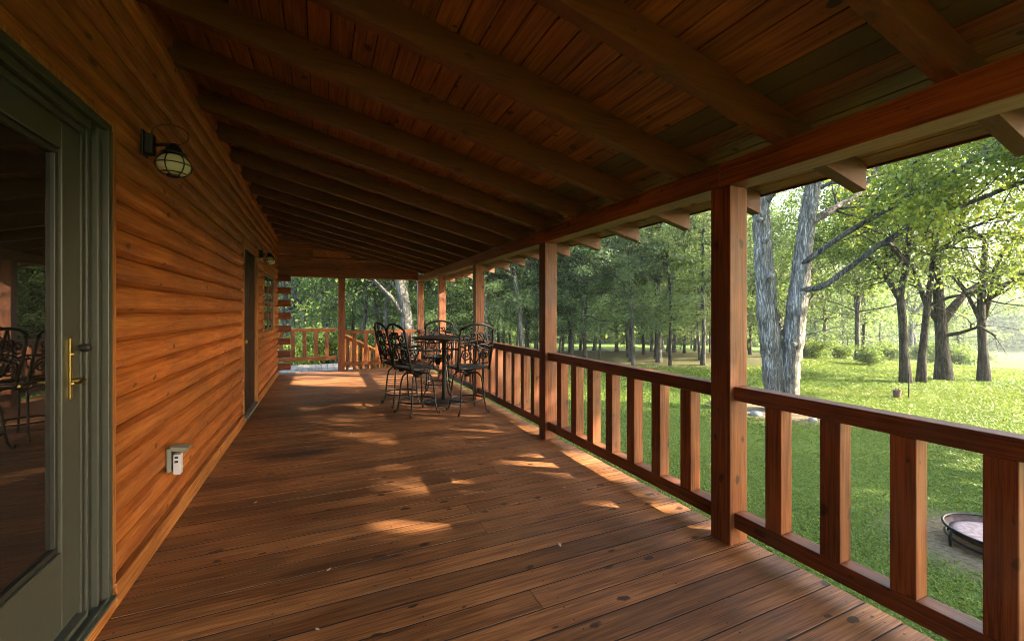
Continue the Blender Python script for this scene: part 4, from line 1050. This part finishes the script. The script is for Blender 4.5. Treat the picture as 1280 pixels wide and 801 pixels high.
# --- trees outside the picture to the right, whose crowns dapple the porch
for i, (x, y, sc, lb) in enumerate(((9.8, -1.3, 1.0, 'broad oak on the near lawn casting shade over the middle boards'), (9.1, -3.9, 1.0, 'oak on the lawn behind the camera shading the near boards'),
                          (14.6, -2.1, 1.05, 'oak right of the picture shading the far boards'), (14.6, -4.2, 1.1, 'second oak right of the picture behind the broad oak'), (12.3, -4.0, 1.1, 'oak close behind the two oaks on the near lawn'), (12, -7.4, 1.1, 'oak well behind the camera on the lawn'))):
    mb, V, rn = broad_parts(400+i, 11.2, 4.4, .2, 2, 46, .2, .36)
    V, rn = open_gaps(V, rn, (x, y, gz(x,y)), sc)
    t = tree_from('shade_tree', (mb, V, rn), M['oak_leaf'], M['bark'], lb)
    t.location = (x, y, gz(x,y)); t.scale = (sc,)*3

# stones round the oak's foot
rgs = random.Random(8)
for i in range(9):
    a = i*.7 + rgs.uniform(-.2,.2); rr_ = rgs.uniform(.75, 1.15); s_ = rgs.uniform(.06, .13)
    V = []; mb = MB()
    mb.lathe([(0,-s_*.5),(s_*.8,-s_*.3),(s_,0),(s_*.75,s_*.45),(0,s_*.6)], (0,0,0), 9)
    mb.v = [(x_*rgs.uniform(.85,1.15), y_*rgs.uniform(.85,1.15), z_*rgs.uniform(.85,1.15)) for x_, y_, z_ in mb.v]
    o = mb.build('stone', M['rock'], smooth=True); o.location = (OAK[0]+rr_*math.cos(a), OAK[1]+rr_*math.sin(a), GZ+.02)
    tag(o, 'small grey field stone at the foot of the forked oak', 'stone', 'stones round the forked oak')

# --- grass blades
def grass():
    rg_ = np.random.default_rng(12); P_ = []
    for (n, d0, d1) in ((90000, 2.4, 6), (110000, 6, 11), (90000, 11, 19)):
        u = rg_.uniform(560, 1420, n); d_ = np.sqrt(rg_.uniform(d0*d0, d1*d1, n))
        kx = (u-640)/528.6*d_; P_.append(np.stack([kx*.9127+d_*.4086, -kx*.4086+d_*.9127, d_], 1))
    n = 30000; x = rg_.uniform(2.41, 9, n); y = rg_.uniform(-3, 2.5, n); P_.append(np.stack([x, y, np.hypot(x, y)], 1))
    P_ = np.concatenate(P_); P_ = P_[(P_[:,0] > 2.40)]
    dp = np.hypot(P_[:,0]-PIT[0], P_[:,1]-PIT[1]); do = np.hypot(P_[:,0]-OAK[0], P_[:,1]-OAK[1])
    nz = rg_.random(len(P_))
    fwd = P_[:,0]*.4086+P_[:,1]*.9127; lat = P_[:,0]*.9127-P_[:,1]*.4086
    P_ = P_[(dp > .55+.35*nz) & (do > .8+.7*nz) & ~((fwd > 14.3+1.6*nz) & (lat < fwd*.62))]
    n = len(P_); z = np.array([gz(a, b) for a, b in P_[:, :2]])
    sc = np.clip(P_[:,2]/7, .75, 2.0)
    h = rg_.uniform(.02, .048, n)*sc; az = rg_.uniform(0, 2*math.pi, n)
    A = np.stack([np.cos(az)*.75, np.sin(az)*.75, np.ones(n)*rg_.uniform(.35, 1.1, n)], 1); A /= np.linalg.norm(A, axis=1, keepdims=True)
    C = np.stack([P_[:,0], P_[:,1], z + h*.3], 1)
    patch = .5+.5*np.sin(P_[:,0]*1.3+2*np.sin(P_[:,1]*.9))*np.sin(P_[:,1]*1.1+1.5*np.sin(P_[:,0]*.6))
    rn = np.clip(patch*.5 + rg_.random(n)*.5 + (rg_.random(n) < .02)*.5, 0, 1)
    V = leaf_quads(C, A, unit(n, rg_)*.35+np.array([0,0,1.0]), h*1.3, rg_.uniform(.008, .017, n)*sc, .1)
    tag(link('grass', quads_mesh('grass', V, rn), M['grass']), 'short mown grass and clover of the lawn', 'grass', kind='stuff')
grass()

# bits of dry leaf on the deck
k = random.Random(4); lm = plain('dry_leaf', (.42,.36,.27), .8, var=.3)
for i, (x, y) in enumerate(((.03, 2.5), (-.55, 2.2), (-.02, 2.05), (1.05, 3.6), (1.3, 2.2), (.3, 5.2), (-.45, 3.6), (1.75, 2.9))):
    a = k.uniform(.012, .022); b = a*.45
    lf = MB().add([(-a,0,.002),(-a*.3,b,.004),(a*.5,b*.8,.003),(a,0,.007),(a*.4,-b,.004),(-a*.4,-b*.8,.003)], [(0,5,4,3,2,1)]).build('dry_leaf', lm)
    lf.location = (x, y, .001); lf.rotation_euler = (0, 0, k.uniform(0, 6.28)); so = lf.modifiers.new('thick', 'SOLIDIFY'); so.thickness = .0008
    tag(lf, 'tiny pale bit of dry leaf lying on the deck boards', 'leaf', 'bits of dry leaf on the deck')

# ------------------------------------------------------------------ air
hm = bpy.data.materials.new('haze'); hm.use_nodes = True
hn = hm.node_tree.nodes; hn.remove(hn['Principled BSDF'])
pv = hn.new('ShaderNodeVolumePrincipled'); pv.inputs['Color'].default_value = (.86,.92,1,1); pv.inputs['Density'].default_value = .0009; pv.inputs['Anisotropy'].default_value = .2
hm.node_tree.links.new(pv.outputs[0], hn['Material Output'].inputs['Volume'])
tag(MB().box((-60, -40, gz_far-1.5), (130, 130, 15)).build('haze', hm), kind='stuff')
